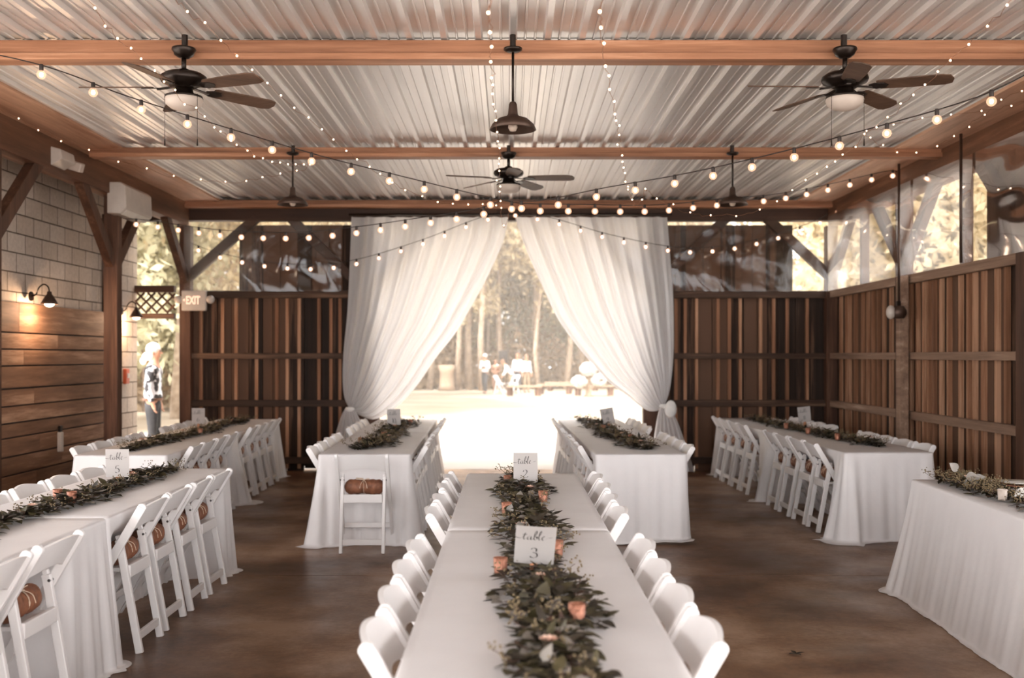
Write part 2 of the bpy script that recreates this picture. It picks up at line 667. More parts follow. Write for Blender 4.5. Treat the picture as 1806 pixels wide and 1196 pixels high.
# corrugated roof sheets: one profile, three bays
def roof_sheet(ya, yb, dz):
    p = 0.2286
    prof = []
    n = int((XR - XL + 1.2) / p) + 1
    x = -p * 25 + 0.03
    while x < XR + 0.7:
        prof += [(x - 0.028, 0.034), (x - 0.019, 0.0), (x + 0.019, 0.0), (x + 0.028, 0.034),
                 (x + 0.072, 0.034), (x + 0.076, 0.026), (x + 0.086, 0.026), (x + 0.090, 0.034),
                 (x + 0.138, 0.034), (x + 0.142, 0.026), (x + 0.152, 0.026), (x + 0.156, 0.034)]
        x += p
    vs, fs = [], []
    for px_, pz in prof:
        vs.append((px_, ya, ROOF + dz + pz))
        vs.append((px_, yb, ROOF + dz + pz))
    for i in range(len(prof) - 1):
        fs.append((2 * i, 2 * i + 1, 2 * i + 3, 2 * i + 2))
    mb = MB().add(vs, fs)
    return struct(mb.build('ceiling', M['roof']), 'ribbed galvanised steel roof sheets')


for k, (a, b) in enumerate([(-3.0, 3.56), (3.56, 7.22), (7.22, 10.88), (10.88, 15.3)]):
    roof_sheet(a, b, 0.004 if k % 2 == 0 else 0.007)
struct(MB().bb(XL - 0.6, XR + 0.6, -3.0, 15.3, ROOF + 0.075, ROOF + 0.09).build('roof_deck', M['timber_x']), 'roof deck above the steel sheets')

# cross beams under the roof
for k, (y, xa, xb, h) in enumerate([(-0.2, -4.3, 4.36, 0.11), (3.46, -4.3, 4.36, 0.11), (7.12, -4.3, 4.36, 0.11), (10.78, -4.19, 4.34, 0.075), (14.42, -4.41, 4.42, 0.075)]):
    mb = MB().bb(xa, xb, y, y + 0.05, ROOF - h + 0.02, ROOF + 0.0)
    mb.bb(xa, xb, y - 0.03, y + 0.13, ROOF - h - 0.025, ROOF - h + 0.018)
    mb.bb(xa, xb, y + 0.052, y + 0.10, ROOF - h + 0.02, ROOF + 0.0)
    struct(mb.build('ceiling_beam', M['beam'], bevel=0.004), 'honey brown timber beam across the roof, %s from the camera' % ['behind it', ORD[0], ORD[1], ORD[2], ORD[3]][k])
for sx, xs in ((-1, (3.87, 4.36)), (1, (3.87, 4.36))):
    mb = MB().bb(sx * xs[0], sx * xs[1], -2.9, 14.5, ROOF - 0.018, ROOF + 0.012)
    struct(mb.build('ceiling_soffit', M['plate'], bevel=0.003), 'wide warm plank along the %s edge of the roof' % ('left' if sx < 0 else 'right'))
    mb = MB().bb(sx * 4.33, sx * 4.52, -2.9, 14.6, 3.34, ROOF)
    struct(mb.build('wall_plate_beam', M['timber_y'], bevel=0.006), 'dark timber carrying beam on the %s row of posts' % ('left' if sx < 0 else 'right'))

# posts with knee braces on both long sides
POST_Y = [14.68, 11.95, 9.1, 6.1, 3.1, 0.1, -2.8]
for sx in (-1, 1):
    side = 'left' if sx < 0 else 'right'
    for k, y in enumerate(POST_Y):
        x = sx * 4.39
        struct(MB().bb(x - 0.075, x + 0.075, y - 0.075, y + 0.075, 0.0, 3.34).build('timber_post', M['timber'], bevel=0.006),
               'brown timber post on the %s side, %s from the back wall' % (side, ORD[k]))
        for dy in (-1, 1):
            if k == 0 and dy > 0:
                continue
            mb = MB().bar((x, y + dy * 0.06, 2.60), (x, y + dy * 0.92, 3.38), 0.09, 0.14)
            struct(mb.build('knee_brace', M['timber'], bevel=0.005), 'diagonal knee brace on the %s side' % side)

# back wall: header, door posts, braces
struct(MB().bb(-5.2, XR + 0.1, 14.62, 14.80, 3.41, ROOF + 0.03).build('wall_back_header', M['timber_x'], bevel=0.005), 'dark timber header across the back wall')
for x, n_ in ((-1.90, 'left'), (1.97, 'right')):
    struct(MB().bb(x - 0.14, x + 0.14, 14.60, 14.76, 0, 3.41).build('timber_post', M['timber'], bevel=0.006), 'timber door post behind the %s curtain' % n_)
for a, b in (((-4.40, 2.60), (-3.42, 3.46)), ((-2.02, 2.52), (-2.98, 3.46)), ((-1.80, 2.62), (-0.95, 3.46)),
             ((4.40, 2.62), (3.50, 3.46)), ((2.1, 2.64), (2.98, 3.46)), ((1.85, 2.62), (1.02, 3.46))):
    struct(MB().bar((a[0], 14.66, a[1]), (b[0], 14.66, b[1]), 0.13, 0.09, side=(0, 0, 1)).build('knee_brace', M['timber_x'], bevel=0.005), 'diagonal knee brace at the back wall')


def board_wall(name, a, b, z0, z1, axis, battens, label, rails, depth=1, fixed=None):
    """vertical boards between a and b; inside face at 0, battens proud of it, rails over both"""
    rng = random.Random(hash(name) % 100 if False else len(name) * 7 + 3)
    root = thing(name, None, None)
    root['kind'] = 'structure'
    root['label'] = label
    mb = MB()
    bt = MB()
    x = a

    def bx(m_, u0, u1, d0, d1, za, zb):
        if axis == 'x':
            m_.bb(u0, u1, YB + d0, YB + d1, za, zb)
        else:
            m_.bb(XR + 0.02 + d0, XR + 0.02 + d1, u0, u1, za, zb)
    while x < b - 0.01:
        wd = rng.choice([0.14, 0.19, 0.24, 0.24])
        e = min(x + wd, b)
        d = rng.choice([0.0, 0.0, 0.012])
        bx(mb, x + 0.005, e - 0.005, d + 0.02, d + 0.045, z0 + rng.choice([0, 0, 0.03]) if z0 < 0.1 else z0, z1)
        x = e
    # weather battens outside close the joints
    x = a
    bx(mb, a, b, 0.066, 0.085, max(z0, 0.06), z1)
    for u in battens:
        bx(bt, u - 0.021, u + 0.021, -0.025, 0.018, z0 + 0.03, z1)
    mb.build('boards', M['board'], root)
    if battens:
        bt.build('battens', M['batten'], root)
    for (za, zb) in rails:
        rm = MB()
        bx(rm, a, b, -0.085, -0.028, za, zb)
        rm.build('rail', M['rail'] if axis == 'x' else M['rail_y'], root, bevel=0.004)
    return root


def bpx(xs):
    return [(x - VX) * YB / FPX for x in xs]


RAILS = [(0.88, 0.97), (1.53, 1.61), (2.36, 2.46), (0.10, 0.19)]
bl = bpx([355, 393, 417, 453, 489, 507, 528, 563, 584, 600, 622])
brt = bpx([1192, 1208, 1228, 1266, 1286, 1305, 1341, 1364, 1388, 1423])
board_wall('wall_back_left', -4.42, -2.0, 0.0, 2.46, 'x', bl, 'dark board and batten wall left of the white curtains', RAILS)
board_wall('wall_back_right', 2.12, 4.45, 0.0, 2.46, 'x', brt, 'dark board and batten wall right of the white curtains', RAILS)
board_wall('wall_back_upper', -3.70, -2.0, 2.47, 3.365, 'x', [], 'upper dark boards over the left back wall', [])
board_wall('wall_back_upper', 2.10, 3.90, 2.47, 3.365, 'x', [], 'upper dark boards over the right back wall', [])
rng = random.Random(5)
bts = []
y = 5.9
while y < 14.6:
    bts.append(y)
    y += rng.choice([0.13, 0.19, 0.24, 0.28])
board_wall('wall_right', 5.8, 14.7, 0.0, 2.46, 'y', bts, 'long wall of vertical rough boards with pale rails', RAILS)
board_wall('wall_right_upper', 5.8, 10.05, 2.47, 3.34, 'y', [], 'upper dark boards over the right wall', [])
for y in (10.45, 13.45):
    struct(MB().bb(XR - 0.02, XR + 0.07, y - 0.045, y + 0.045, 2.46, 3.36).build('window_stud', M['timber']), 'stud in the open strip above the right wall')

# slim inner poles carrying the clear sheets, with a flood light
pole = MB().tube([(4.21, 11.62, 2.06), (4.21, 11.62, 3.655)], 0.014, 10).build('sheet_pole', M['bronze'], smooth=True)
tag(pole, 'slim dark pole in front of the right wall carrying a floodlight', 'pole')
pole = MB().tube([(4.22, 10.05, 2.44), (4.22, 10.05, 3.645)], 0.014, 10).build('sheet_pole', M['bronze'], smooth=True)
tag(pole, 'slim dark pole above the right wall, nearer the camera', 'pole')
struct(MB().bb(4.235, 4.33, 11.66, 11.78, 0, 2.44).build('timber_post', M['rail_y'], bevel=0.004), 'slender grey brown post on the right wall under the floodlight')
fl = thing('flood_light', 'small round grey floodlight on the pole by the right wall', 'flood light', (4.19, 11.58, 2.04))
MB().lathe([(0.0, -0.07), (0.06, -0.065), (0.085, -0.02), (0.085, 0.02), (0.06, 0.065), (0, 0.07)], n=16).build('lamp_head', M['bronze'], fl, smooth=True)
MB().ball((-0.085, -0.01, 0.0), 0.062, 16, 10, (0.8, 0.9, 1.2)).build('lens', M['plastic'], fl, smooth=True)
MB().bb(-0.02, 0.02, -0.02, 0.02, 0.05, 0.12).build('bracket', M['black'], fl)


# left wall: block with plank siding
lw = thing('wall_left', None, None)
struct(lw, 'split face block wall with brown plank siding')
MB().bb(XL - 0.2, XL, 7.6, 14.79, 0.0, ROOF).build('block_wall', M['block'], lw)
zs = [2.12, 1.80, 1.63, 1.46, 1.23, 1.05, 0.88, 0.73, 0.54, 0.35, 0.17, 0.02]
sd_ = MB()
rng = random.Random(11)
for i in range(len(zs) - 1):
    y = 7.6
    while y < 13.55:
        e = min(y + rng.uniform(2.6, 4.6), 13.6)
        if 13.6 - e < 0.8:
            e = 13.6
        sd_.bb(XL + 0.028, XL + 0.055 + 0.006 * (i % 2), y + 0.002, e - 0.002, zs[i + 1] + 0.016, zs[i])
        y = e
sd_.build('siding', M['siding'], lw, bevel=0.003)
MB().bb(XL + 0.002, XL + 0.026, 7.6, 13.6, 0.0, 2.10).build('siding_backing', M['cable'], lw)
MB().bb(XL + 0.0, XL + 0.05, 13.61, 13.67, 0.0, 3.2).build('corner_trim', M['timber'], lw)
struct(MB().tube([(XL + 0.04, 13.45, 2.12), (XL + 0.04, 13.45, 3.34)], 0.018, 8).build('conduit', M['bronze'], smooth=True), 'grey conduit up the block wall')

# side door frame with lattice transom
struct(MB().bb(-5.12, -4.56, 14.68, 14.78, 2.44, 2.53).build('trim_1', M['timber_x'], bevel=0.004), 'rail above the lattice')
struct(MB().bb(-5.12, -4.56, 14.68, 14.78, 2.08, 2.15).build('trim_2', M['timber_x'], bevel=0.004), 'door head under the lattice')
lat = MB()
xa, xb, za, zb = -5.10, -4.555, 2.15, 2.44
sp = 0.145
for sgn in (-1, 1):
    c = -1.0
    while c < 1.6:
        # line z = za + sgn*(x-xa) + c
        pts = []
        for t in range(0, 61):
            x = xa + (xb - xa) * t / 60
            z = za + sgn * (x - xa) + c
            if za <= z <= zb:
                pts.append((x, z))
        if len(pts) > 1:
            yy = 14.72 if sgn > 0 else 14.735
            lat.bar((pts[0][0], yy, pts[0][1]), (pts[-1][0], yy, pts[-1][1]), 0.028, 0.012, side=(0.7, 0, -0.7 * sgn))
        c += sp
tag(lat.build('lattice_panel', M['timber_x']), 'dark diagonal lattice panel above the side doorway', 'lattice')

# clear vinyl sheets
def sheet(name, label, fn, nu=60, nv=18):
    return tag(MB().grid(fn, nu, nv).build(name, M['vinyl'], smooth=True), label, 'vinyl sheet')


def wav(u, v, k=1.0):
    return 0.28 * (0.018 * math.sin(u * 23 * k + 3 * math.sin(v * 4)) + 0.02 * math.sin(u * 9 * k + v * 7) + 0.012 * math.sin(v * 16 + u * 5 * k)) * math.sin(PI * min(1, v * 0.9 + 0.1))


sheet('clear_vinyl_sheet', 'wavy clear plastic sheet over the opening left of the curtains',
      lambda u, v: (-4.38 + 2.12 * u, 14.53 + wav(u, v), 2.44 + 0.95 * v))
sheet('clear_vinyl_sheet', 'wavy clear plastic sheet over the opening right of the curtains',
      lambda u, v: (2.14 + 2.24 * u, 14.53 + wav(u, v, 1.3), 2.44 + 0.95 * v))
sheet('clear_vinyl_sheet', 'rippled clear plastic sheet along the top of the right wall',
      lambda u, v: (4.28 + wav(u * 2.2, v, 1.1) * 0.8, 14.45 - 8.5 * u, 2.44 + 1.0 * v), 160, 22)

# portals for the daylight
portal('portal_front', (-0.3, -3.0, 1.83), (-PI / 2, 0, 0), 9.6, 3.7)
portal('portal_back', (0, 14.9, 1.7), (PI / 2, 0, 0), 4.1, 3.4)
portal('portal_right', (XR + 0.2, 10.2, 2.9), (PI / 2, 0, PI / 2), 8.8, 0.95)
portal('portal_side', (XR + 0.2, 1.4, 1.8), (PI / 2, 0, PI / 2), 8.8, 3.6)
portal('portal_side', (XL - 0.1, 2.3, 1.8), (PI / 2, 0, -PI / 2), 10.6, 3.6)


# ------------------------------------------------------------------ curtains
def curtain(label, outer, inner, nf, seed):
    rng = random.Random(seed)
    root = thing('curtain', label, 'curtain')
    oc = catmull([P(x, y, 14.45) for x, y in outer], 10)
    ic = catmull([P(x, y, 14.45) for x, y in inner], 10)

    def samp(c, t):
        L = [0]
        for i in range(1, len(c)):
            L.append(L[-1] + (c[i] - c[i - 1]).length)
        tt = t * L[-1]
        for i in range(1, len(c)):
            if tt <= L[i] + 1e-9:
                f = (tt - L[i - 1]) / max(1e-9, L[i] - L[i - 1])
                return c[i - 1].lerp(c[i], f)
        return c[-1].copy()
    NV = 70
    oo = [samp(oc, j / NV) for j in range(NV + 1)]
    ii = [samp(ic, j / NV) for j in range(NV + 1)]
    ph = [rng.uniform(0, 6.28) for _ in range(6)]

    def fn(u, v):
        j = int(round(v * NV))
        p = oo[j].lerp(ii[j], u)
        amp = 0.026 * (1 - 0.5 * v)
        wv = math.sin(u * nf * 2 * PI + ph[0] + 1.3 * math.sin(v * 2.0 + ph[1]))
        wv += 0.6 * math.sin(u * nf * 1.73 * 2 * PI + ph[2]) + 0.5 * math.sin(u * nf * 0.41 * 2 * PI + ph[3] + v)
        p = p + Vector((0, -amp * wv - 0.05 * math.sin(PI * v), 0))
        p.x += 0.006 * math.sin(u * nf * 2 * PI + ph[4]) * (1 - v)
        return p
    MB().grid(fn, 220, NV).build('panel', M['sheer'], root, smooth=True)
    return root


cl = curtain('white sheer curtain swept to the left of the wide doorway',
             [(621, 383), (618, 470), (614, 550), (607, 620), (605, 670), (608, 702), (617, 722)],
             [(897, 383), (890, 420), (879, 448), (856, 497), (829, 546), (803, 589), (769, 632), (736, 680), (702, 716), (665, 739), (640, 735), (620, 725)], 10, 3)
cr = curtain('white sheer curtain swept to the right of the wide doorway',
             [(1177, 383), (1181, 450), (1186, 520), (1187, 600), (1185, 650), (1180, 690), (1172, 715)],
             [(909, 383), (915, 405), (933, 453), (957, 507), (980, 557), (1007, 597), (1037, 634), (1070, 671), (1104, 696), (1137, 722), (1157, 725), (1169, 718)], 10, 9)


def tail(root, tie, left, right, yb, nf, seed):
    """gathered cloth below the tie-back"""
    t0 = P(tie[0], tie[1], 14.38)
    bl_, br_ = P(left, yb, 14.38), P(right, yb, 14.38)
    zf = max(0.02, bl_.z)

    def fn(u, v):
        e = v ** 0.75
        x = t0.x + (u - 0.5) * 0.12 + (bl_.x + (br_.x - bl_.x) * u - t0.x - (u - 0.5) * 0.12) * e
        z = t0.z + (0.03 - t0.z) * v
        return (x, 14.33 - 0.035 * math.sin(u * nf * 2 * PI + seed) * (0.3 + v) - 0.03 * v, z)
    MB().grid(fn, 80, 24).build('tail', M['sheer'], root, smooth=True)
    MB().lathe([(0.0, -0.035), (0.05, -0.03), (0.068, 0), (0.05, 0.03), (0, 0.035)], (t0.x, t0.y - 0.01, t0.z), 16).build('tie_back', M['whiteshirt'], root, smooth=True)


tail(cl, (617, 722), 578, 668, 822, 6, 1.0)
tail(cr, (1171, 717), 1143, 1222, 822, 6, 2.0)
MB().ball((P(1183, 722, 14.28)), 0.10, 14, 8, (0.8, 0.6, 1.2)).build('knot', M['whiteshirt'], cr, smooth=True)
rod = MB().tube([(-2.15, 14.50, 3.475), (2.2, 14.50, 3.475)], 0.014, 8).build('curtain_rod', M['black'], smooth=True)
tag(rod, 'thin dark rod that the white curtains hang from', 'curtain rod')


# ------------------------------------------------------------------ chairs
def make_chair():
    t = thing('folding_chair', None, 'chair')
    W = 0.435
    for s in (-1, 1):
        x = s * (W / 2 - 0.016)
        mb = MB().bar((x, -0.27, 0.775), (x, 0.19, 0.0), 0.026, 0.046)
        # rounded cap at the top of the long frame
        d = (Vector((x, -0.27, 0.775)) - Vector((x, 0.19, 0))).normalized()
        c = Vector((x, -0.27, 0.775))
        poly = []
        nrm = Vector((0, -d.z, d.y))
        vs, n = [], 9
        for k in range(n):
            a = PI * k / (n - 1)
            q = c + nrm * 0.023 * math.cos(a) + d * 0.020 * math.sin(a)
            vs.append(q)
        vs2 = [v + Vector((0.013, 0, 0)) for v in vs] + [v - Vector((0.013, 0, 0)) for v in vs]
        fs = [tuple(range(n)), tuple(range(2 * n - 1, n - 1, -1))] + [(i, i + n, i + n + 1, i + 1) for i in range(n - 1)]
        mb.add(vs2, fs)
        mb.build('side_frame', M['chair'], t, bevel=0.004)
        x2 = s * (W / 2 - 0.049)
        lg = MB().bar((x2, -0.245, 0.0), (x2, -0.135, 0.60), 0.026, 0.04)
        lg.bar((x2, -0.135, 0.60), (x2, -0.130, 0.622), 0.024, 0.026)
        lo = lg.build('leg', M['chair'], t, bevel=0.004)
        MB().tube([(x2 - s * 0.015, -0.153, 0.575), (x2 + s * 0.020, -0.153, 0.575)], 0.007, 8).build('bolt', M['tleg'], lo)
    # arched back panel between the frames

    def panel(u, v, off):
        x = (u - 0.5) * (W - 0.058)
        e = 1 - (2 * u - 1) ** 2
        zt = 0.772 + 0.022 * e
        zb = 0.640 + 0.032 * e
        z = zb + (zt - zb) * v
        y = -0.27 + (0.775 - z) * 0.5935 - 0.020 * e
        return Vector((x, y + off, z))
    mb = MB()
    mb.grid(lambda u, v: panel(u, v, -0.009), 14, 4)
    mb.grid(lambda u, v: panel(u, v, 0.009), 14, 4)
    nb = 15
    for j in (0, 4):
        a = [panel(i / 14, j / 4, -0.009) for i in range(nb)]
        b = [panel(i / 14, j / 4, 0.009) for i in range(nb)]
        mb.add(a + b, [(i, i + 1, i + 1 + nb, i + nb) for i in range(nb - 1)])
    mb.build('backrest', M['chair'], t, smooth=False, weld=True)
    MB().bb(-W / 2 + 0.065, W / 2 - 0.065, -0.165, 0.165, 0.425, 0.447).build('seat', M['chair'], t, bevel=0.006)
    MB().bb(-W / 2 + 0.063, W / 2 - 0.063, -0.192, -0.168, 0.395, 0.462).build('seat_rail', M['chair'], t, bevel=0.004)
    MB().bb(-W / 2 + 0.063, W / 2 - 0.063, -0.242, -0.222, 0.065, 0.11).build('stretcher', M['chair'], t, bevel=0.003)
    MB().bar((-W / 2 + 0.03, 0.085, 0.176), (W / 2 - 0.03, 0.085, 0.176), 0.04, 0.018, side=(0, 0, 1)).build('stretcher', M['chair'], t, bevel=0.003)
    return t


CH0 = make_chair()
CHUSED = [False]


def make_roll():
    t = thing('rolled_shawl', None, 'shawl')

    def fn(u, v):
        a = 2 * PI * u
        x = (v - 0.5) * 0.325
        rr = 0.066 * (1 + 0.05 * math.sin(v * 34 + a * 2) + 0.04 * math.sin(a * 3 + v * 9))
        rr *= math.sqrt(max(0.02, 1 - abs(2 * v - 1) ** 7))
        rr *= 1 - 0.16 * math.exp(-((v - 0.5) / 0.04) ** 2)
        return Vector((x, rr * math.cos(a), 0.066 + rr * math.sin(a) * 0.92))
    MB().grid(fn, 24, 30).build('roll', M['velvet'], t, smooth=True, weld=True)
    tw = MB()
    tw.tube([(0.0, 0.060 * math.cos(a), 0.066 + 0.056 * math.sin(a)) for a in [i * PI / 8 for i in range(17)]], 0.0025, 5)
    for s in (-1, 1):
        tw.tube(catmull([(0, -0.02, 0.123), (s * 0.03, -0.035, 0.135), (s * 0.045, -0.02, 0.128), (s * 0.02, -0.01, 0.126), (0, -0.02, 0.123)], 4), 0.0022, 5)
        tw.tube(catmull([(0, -0.02, 0.123), (s * 0.02, -0.06, 0.10), (s * 0.03, -0.072, 0.06)], 4), 0.0022, 5)
    tw.build('twine', M['twine'], t)
    MB().box((-0.035, -0.03, 0.132), (0.06, 0.034, 0.002), (0.35, 0.1, 0.2)).build('tag', M['tag'], t)
    return t


RL0 = make_roll()
RLUSED = [False]


def place(proto, flag, loc, rz, label, group):
    if not flag[0]:
        flag[0] = True
        proto.location = loc
        proto.rotation_euler = (0, 0, rz)
        proto['label'] = label
        proto['group'] = group
        return proto
    return dup(proto, loc, rz, label, group)


crng = random.Random(21)


class Row:
    """a run of one or two tables end to end: near centre and far centre of the long axis"""

    def __init__(s, name, n, f, splits, width=0.77):
        s.name = name
        s.n, s.f = Vector((n[0], n[1], 0)), Vector((f[0], f[1], 0))
        s.d = (s.f - s.n).normalized()
        s.r = Vector((s.d.y, -s.d.x, 0))   # to the right
        s.w = width
        s.splits = splits   # list of (a, b) distances from near end
        s.ang = math.atan2(s.d.x, s.d.y)

    def at(s, y, side):
        """point on long edge at world depth y"""
        t = (y - s.n.y) / s.d.y
        return s.n + s.d * t + s.r * side * s.w / 2


def chairs(row, side, ys, sname, rolls):
    for k, y in enumerate(ys):
        e = row.at(y, side)
        p = e - row.r * side * 0.17 + Vector((side * crng.uniform(-0.006, 0.006), crng.uniform(-0.006, 0.006), 0))
        rz = -row.ang + (PI / 2 if side > 0 else -PI / 2) + crng.uniform(-0.025, 0.025)
        o_ = ORD[k]
        place(CH0, CHUSED, p, rz, 'white folding chair on the %s side of %s, %s from camera' % (sname, row.name, o_), 'chairs along %s' % row.name)
        if rolls:
            q = p + Matrix.Rotation(rz, 3, 'Z') @ Vector((crng.uniform(-0.012, 0.012), -0.085, 0.4475))
            place(RL0, RLUSED, q, rz + crng.uniform(-0.05, 0.05), 'copper brown rolled shawl on the %s chair, %s side of %s' % (o_, sname, row.name), 'rolled shawls on the chairs')


# ------------------------------------------------------------------ tables and cloths
def cloth_mesh(L, W, H, tucks, flare, seed, corner_gain=(1, 1, 1, 1), lift=0.0):
    """tucks: {side(+1/-1): [(v0, v1), ...]} stretches along the long side where chairs push the cloth in (v from near end)"""
    rng = random.Random(seed)
    ph = [rng.uniform(0, 6.28) for _ in range(8)]
    r = 0.03
    pts = []   # x, y, nx, ny, s, kind, corner distance
    hw, hl = W / 2, L / 2

    def line(x0, y0, x1, y1, nx, ny, n):
        for i in range(n):
            t = i / n
            pts.append((x0 + (x1 - x0) * t, y0 + (y1 - y0) * t, nx, ny))

    def arc(cx, cy, a0, n=8):
        for i in range(n):
            a = a0 + PI / 2 * i / n
            pts.append((cx + r * math.cos(a), cy + r * math.sin(a), math.cos(a), math.sin(a)))
    line(hw, -hl + r, hw, hl - r, 1, 0, int(L / 0.022))
    arc(hw - r, hl - r, 0)
    line(hw - r, hl, -hw + r, hl, 0, 1, int(W / 0.022))
    arc(-hw + r, hl - r, PI / 2)
    line(-hw, hl - r, -hw, -hl + r, -1, 0, int(L / 0.022))
    arc(-hw + r, -hl + r, PI)
    line(-hw + r, -hl, hw - r, -hl, 0, -1, int(W / 0.022))
    arc(hw - r, -hl + r, 3 * PI / 2)
    n = len(pts)
    corners = [(hw, -hl), (hw, hl), (-hw, hl), (-hw, -hl)]
    rows = [0.0, 0.006, 0.02, 0.05, 0.09, 0.13, 0.17, 0.21, 0.25, 0.29, 0.33, 0.38, 0.43, 0.48, 0.53, 0.58, 0.63, 0.68, 0.72, H - 0.012, H - 0.006, H - 0.004]
    vs, fs = [], []
    s = 0
    for j, drop in enumerate(rows):
        t = drop / H
        s = 0.0
        for i, (x, y, nx, ny) in enumerate(pts):
            if i:
                s += math.hypot(x - pts[i - 1][0], y - pts[i - 1][1])
            cd = 9
            cg = 1
            for ci, (cx, cy) in enumerate(corners):
                d = math.hypot(x - cx, y - cy)
                if d < cd:
                    cd, cg = d, corner_gain[ci]
            c = math.exp(-(cd / 0.17) ** 2) * cg
            tk = 0.0
            if abs(nx) > 0.9:
                sg = 1 if nx > 0 else -1
                v = y + hl
                for (a, b) in tucks.get(sg, []):
                    tk = max(tk, sstep(a - 0.14, a + 0.02, v) * (1 - sstep(b - 0.02, b + 0.14, v)))
            fold = 0.55 * math.sin(s * 2 * PI / 0.21 + ph[0] + 0.8 * math.sin(s * 3 + ph[1])) + 0.35 * math.sin(s * 2 * PI / 0.097 + ph[2]) + 0.5 * math.sin(s * 2 * PI / 0.53 + ph[3])
            off = flare * t ** 1.3 + fold * (0.017 if flare < 0.1 else 0.005) * t + c * (0.13 * t ** 1.2 + 0.045 * t * math.sin(cd * 62 + ph[4]))
            z = H - drop
            last = len(rows) - 1
            if j >= last - 1:
                off += (0.008 + 0.05 * c + 0.004 * math.sin(s * 7 + ph[5])) * (j - last + 2)
            off_t = -0.352 * sstep(0.05, 0.30, drop) + 0.006 * fold * t
            off = off * (1 - tk) + off_t * tk
            if lift and j >= last - 2:
                z += lift * (0.5 + 0.5 * math.sin(s * 4 + ph[6]))
            if j == 0:
                off = -0.006
            vs.append((x + nx * off, y + ny * off, z))
    for j in range(len(rows) - 1):
        for i in range(n):
            i2 = (i + 1) % n
            fs.append((j * n + i, j * n + i2, (j + 1) * n + i2, (j + 1) * n + i))
    # top surface as an inner grid fan
    c0 = len(vs)
    m = 12
    ring0 = list(range(n))
    prev = ring0
    for k in range(1, m):
        f = 1 - k / m
        ring = []
        for i, (x, y, nx, ny) in enumerate(pts):
            ring.append(len(vs))
            yy = y * f if True else y
            vs.append((x * f, y if False else y * f, H + 0.0012 * math.sin(x * 9 + y * 3 + ph[7]) + 0.001 * math.sin(y * 13 * f + ph[1])))
        for i in range(n):
            i2 = (i + 1) % n
            fs.append((prev[i], ring[i], ring[i2], prev[i2]))
        prev = ring
    vs.append((0, 0, H))
    ci = len(vs) - 1
    for i in range(n):
        fs.append((prev[i], ci, prev[(i + 1) % n]))
    return MB().add(vs, fs)


def table(row, idx, tname, tucks, flare=0.03, seed=1, cg=(1, 1, 1, 1), lift=0.0):
    a, b = row.splits[idx]
    c = row.n + row.d * (a + b) / 2
    L = b - a
    t = thing('banquet_table', 'long folding table under the white cloth of %s' % tname, 'table', c, -row.ang, 'banquet tables')
    MB().bb(-row.w / 2 + 0.012, row.w / 2 - 0.012, -L / 2 + 0.015, L / 2 - 0.015, 0.705, 0.742).build('tabletop', M['table'], t, bevel=0.008)
    for sy in (-1, 1):
        for sx in (-1, 1):
            lx = sx * 0.012
            MB().tube([(lx, sy * (L / 2 - 0.3), 0.0), (lx + sx * 0.004, sy * (L / 2 - 0.3), 0.705)], 0.007, 8).build('leg', M['tleg'], t)
    cl_ = cloth_mesh(L - 0.006, row.w, 0.75, tucks, flare, seed, cg, lift).build('tablecloth', M['cloth'], smooth=True, loc=c, rotz=-row.ang)
    tag(cl_, 'white floor length cloth on %s' % tname, 'tablecloth', 'white tablecloths')
    return cl_


def tk(row, idx, ys):
    """convert chair depths into the tuck stretch of this table"""
    a, b = row.splits[idx]
    ts = [(y - row.n.y) / row.d.y - a for y in ys if a - 0.1 < (y - row.n.y) / row.d.y < b + 0.1]
    return [(min(ts) - 0.25, max(ts) + 0.25)] if ts else []


def run(row, seats, names, flare, seed, cgs=None, lift=0.0):
    for i in range(len(row.splits)):
        tucks = {}
        for side, ys, sname, rolls in seats:
            tucks[side] = tk(row, i, ys)
        table(row, i, names[i], tucks, flare, seed + i, cgs[i] if cgs else (1, 1, 1, 1), lift)
    for side, ys, sname, rolls in seats:
        chairs(row, side, ys, sname, rolls)


# centre: table 3 (near) and table 2 (far)
rc = Row('the centre table', (0.09, 2.62), (0.092, 7.53), [(0, 2.455), (2.455, 4.91)], 0.762)
cy = [2.70, 3.14, 3.60, 4.05, 4.48]
cy2 = [5.52, 6.03, 6.55, 7.06]
run(rc, [(-1, [3.12, 3.58, 4.04, 4.50] + cy2, 'left', False), (1, [3.13, 3.60, 4.06, 4.52] + cy2, 'right', False)],
    ['centre table 3 nearest the camera', 'centre table 2 beyond table 3'], 0.02, 10)
# front left: table 5
re_ = Row('table 5', (-2.41, 2.95), (-2.418, 7.86), [(0, 2.50), (2.50, 4.91)])
run(re_, [(1, [3.60, 4.10, 4.62, 5.86, 6.32, 6.80, 7.26], 'aisle', True), (-1, [5.50, 6.00, 6.50, 7.00, 7.46], 'wall', False)],
    ['the left table at its near half', 'left table 5'], 0.03, 20, [(1, 0.3, 1, 1), (0.3, 0.2, 1, 1)])
# back left
rcL = Row('the back left table', (-3.20, 8.87), (-3.375, 14.02), [(0, 2.57), (2.57, 5.15)])
run(rcL, [(1, [9.45, 9.91, 10.38, 10.85, 11.92, 12.38, 12.84, 13.30], 'aisle', True), (-1, [9.35, 9.85, 10.35, 10.85, 11.95, 12.45, 12.95, 13.45], 'wall', False)],
    ['the back left run, near half', 'the back left run by the side door'], 0.03, 30, [(0.6, 1.0, 0.4, 0.5), (0.4, 0.4, 0.4, 0.4)])
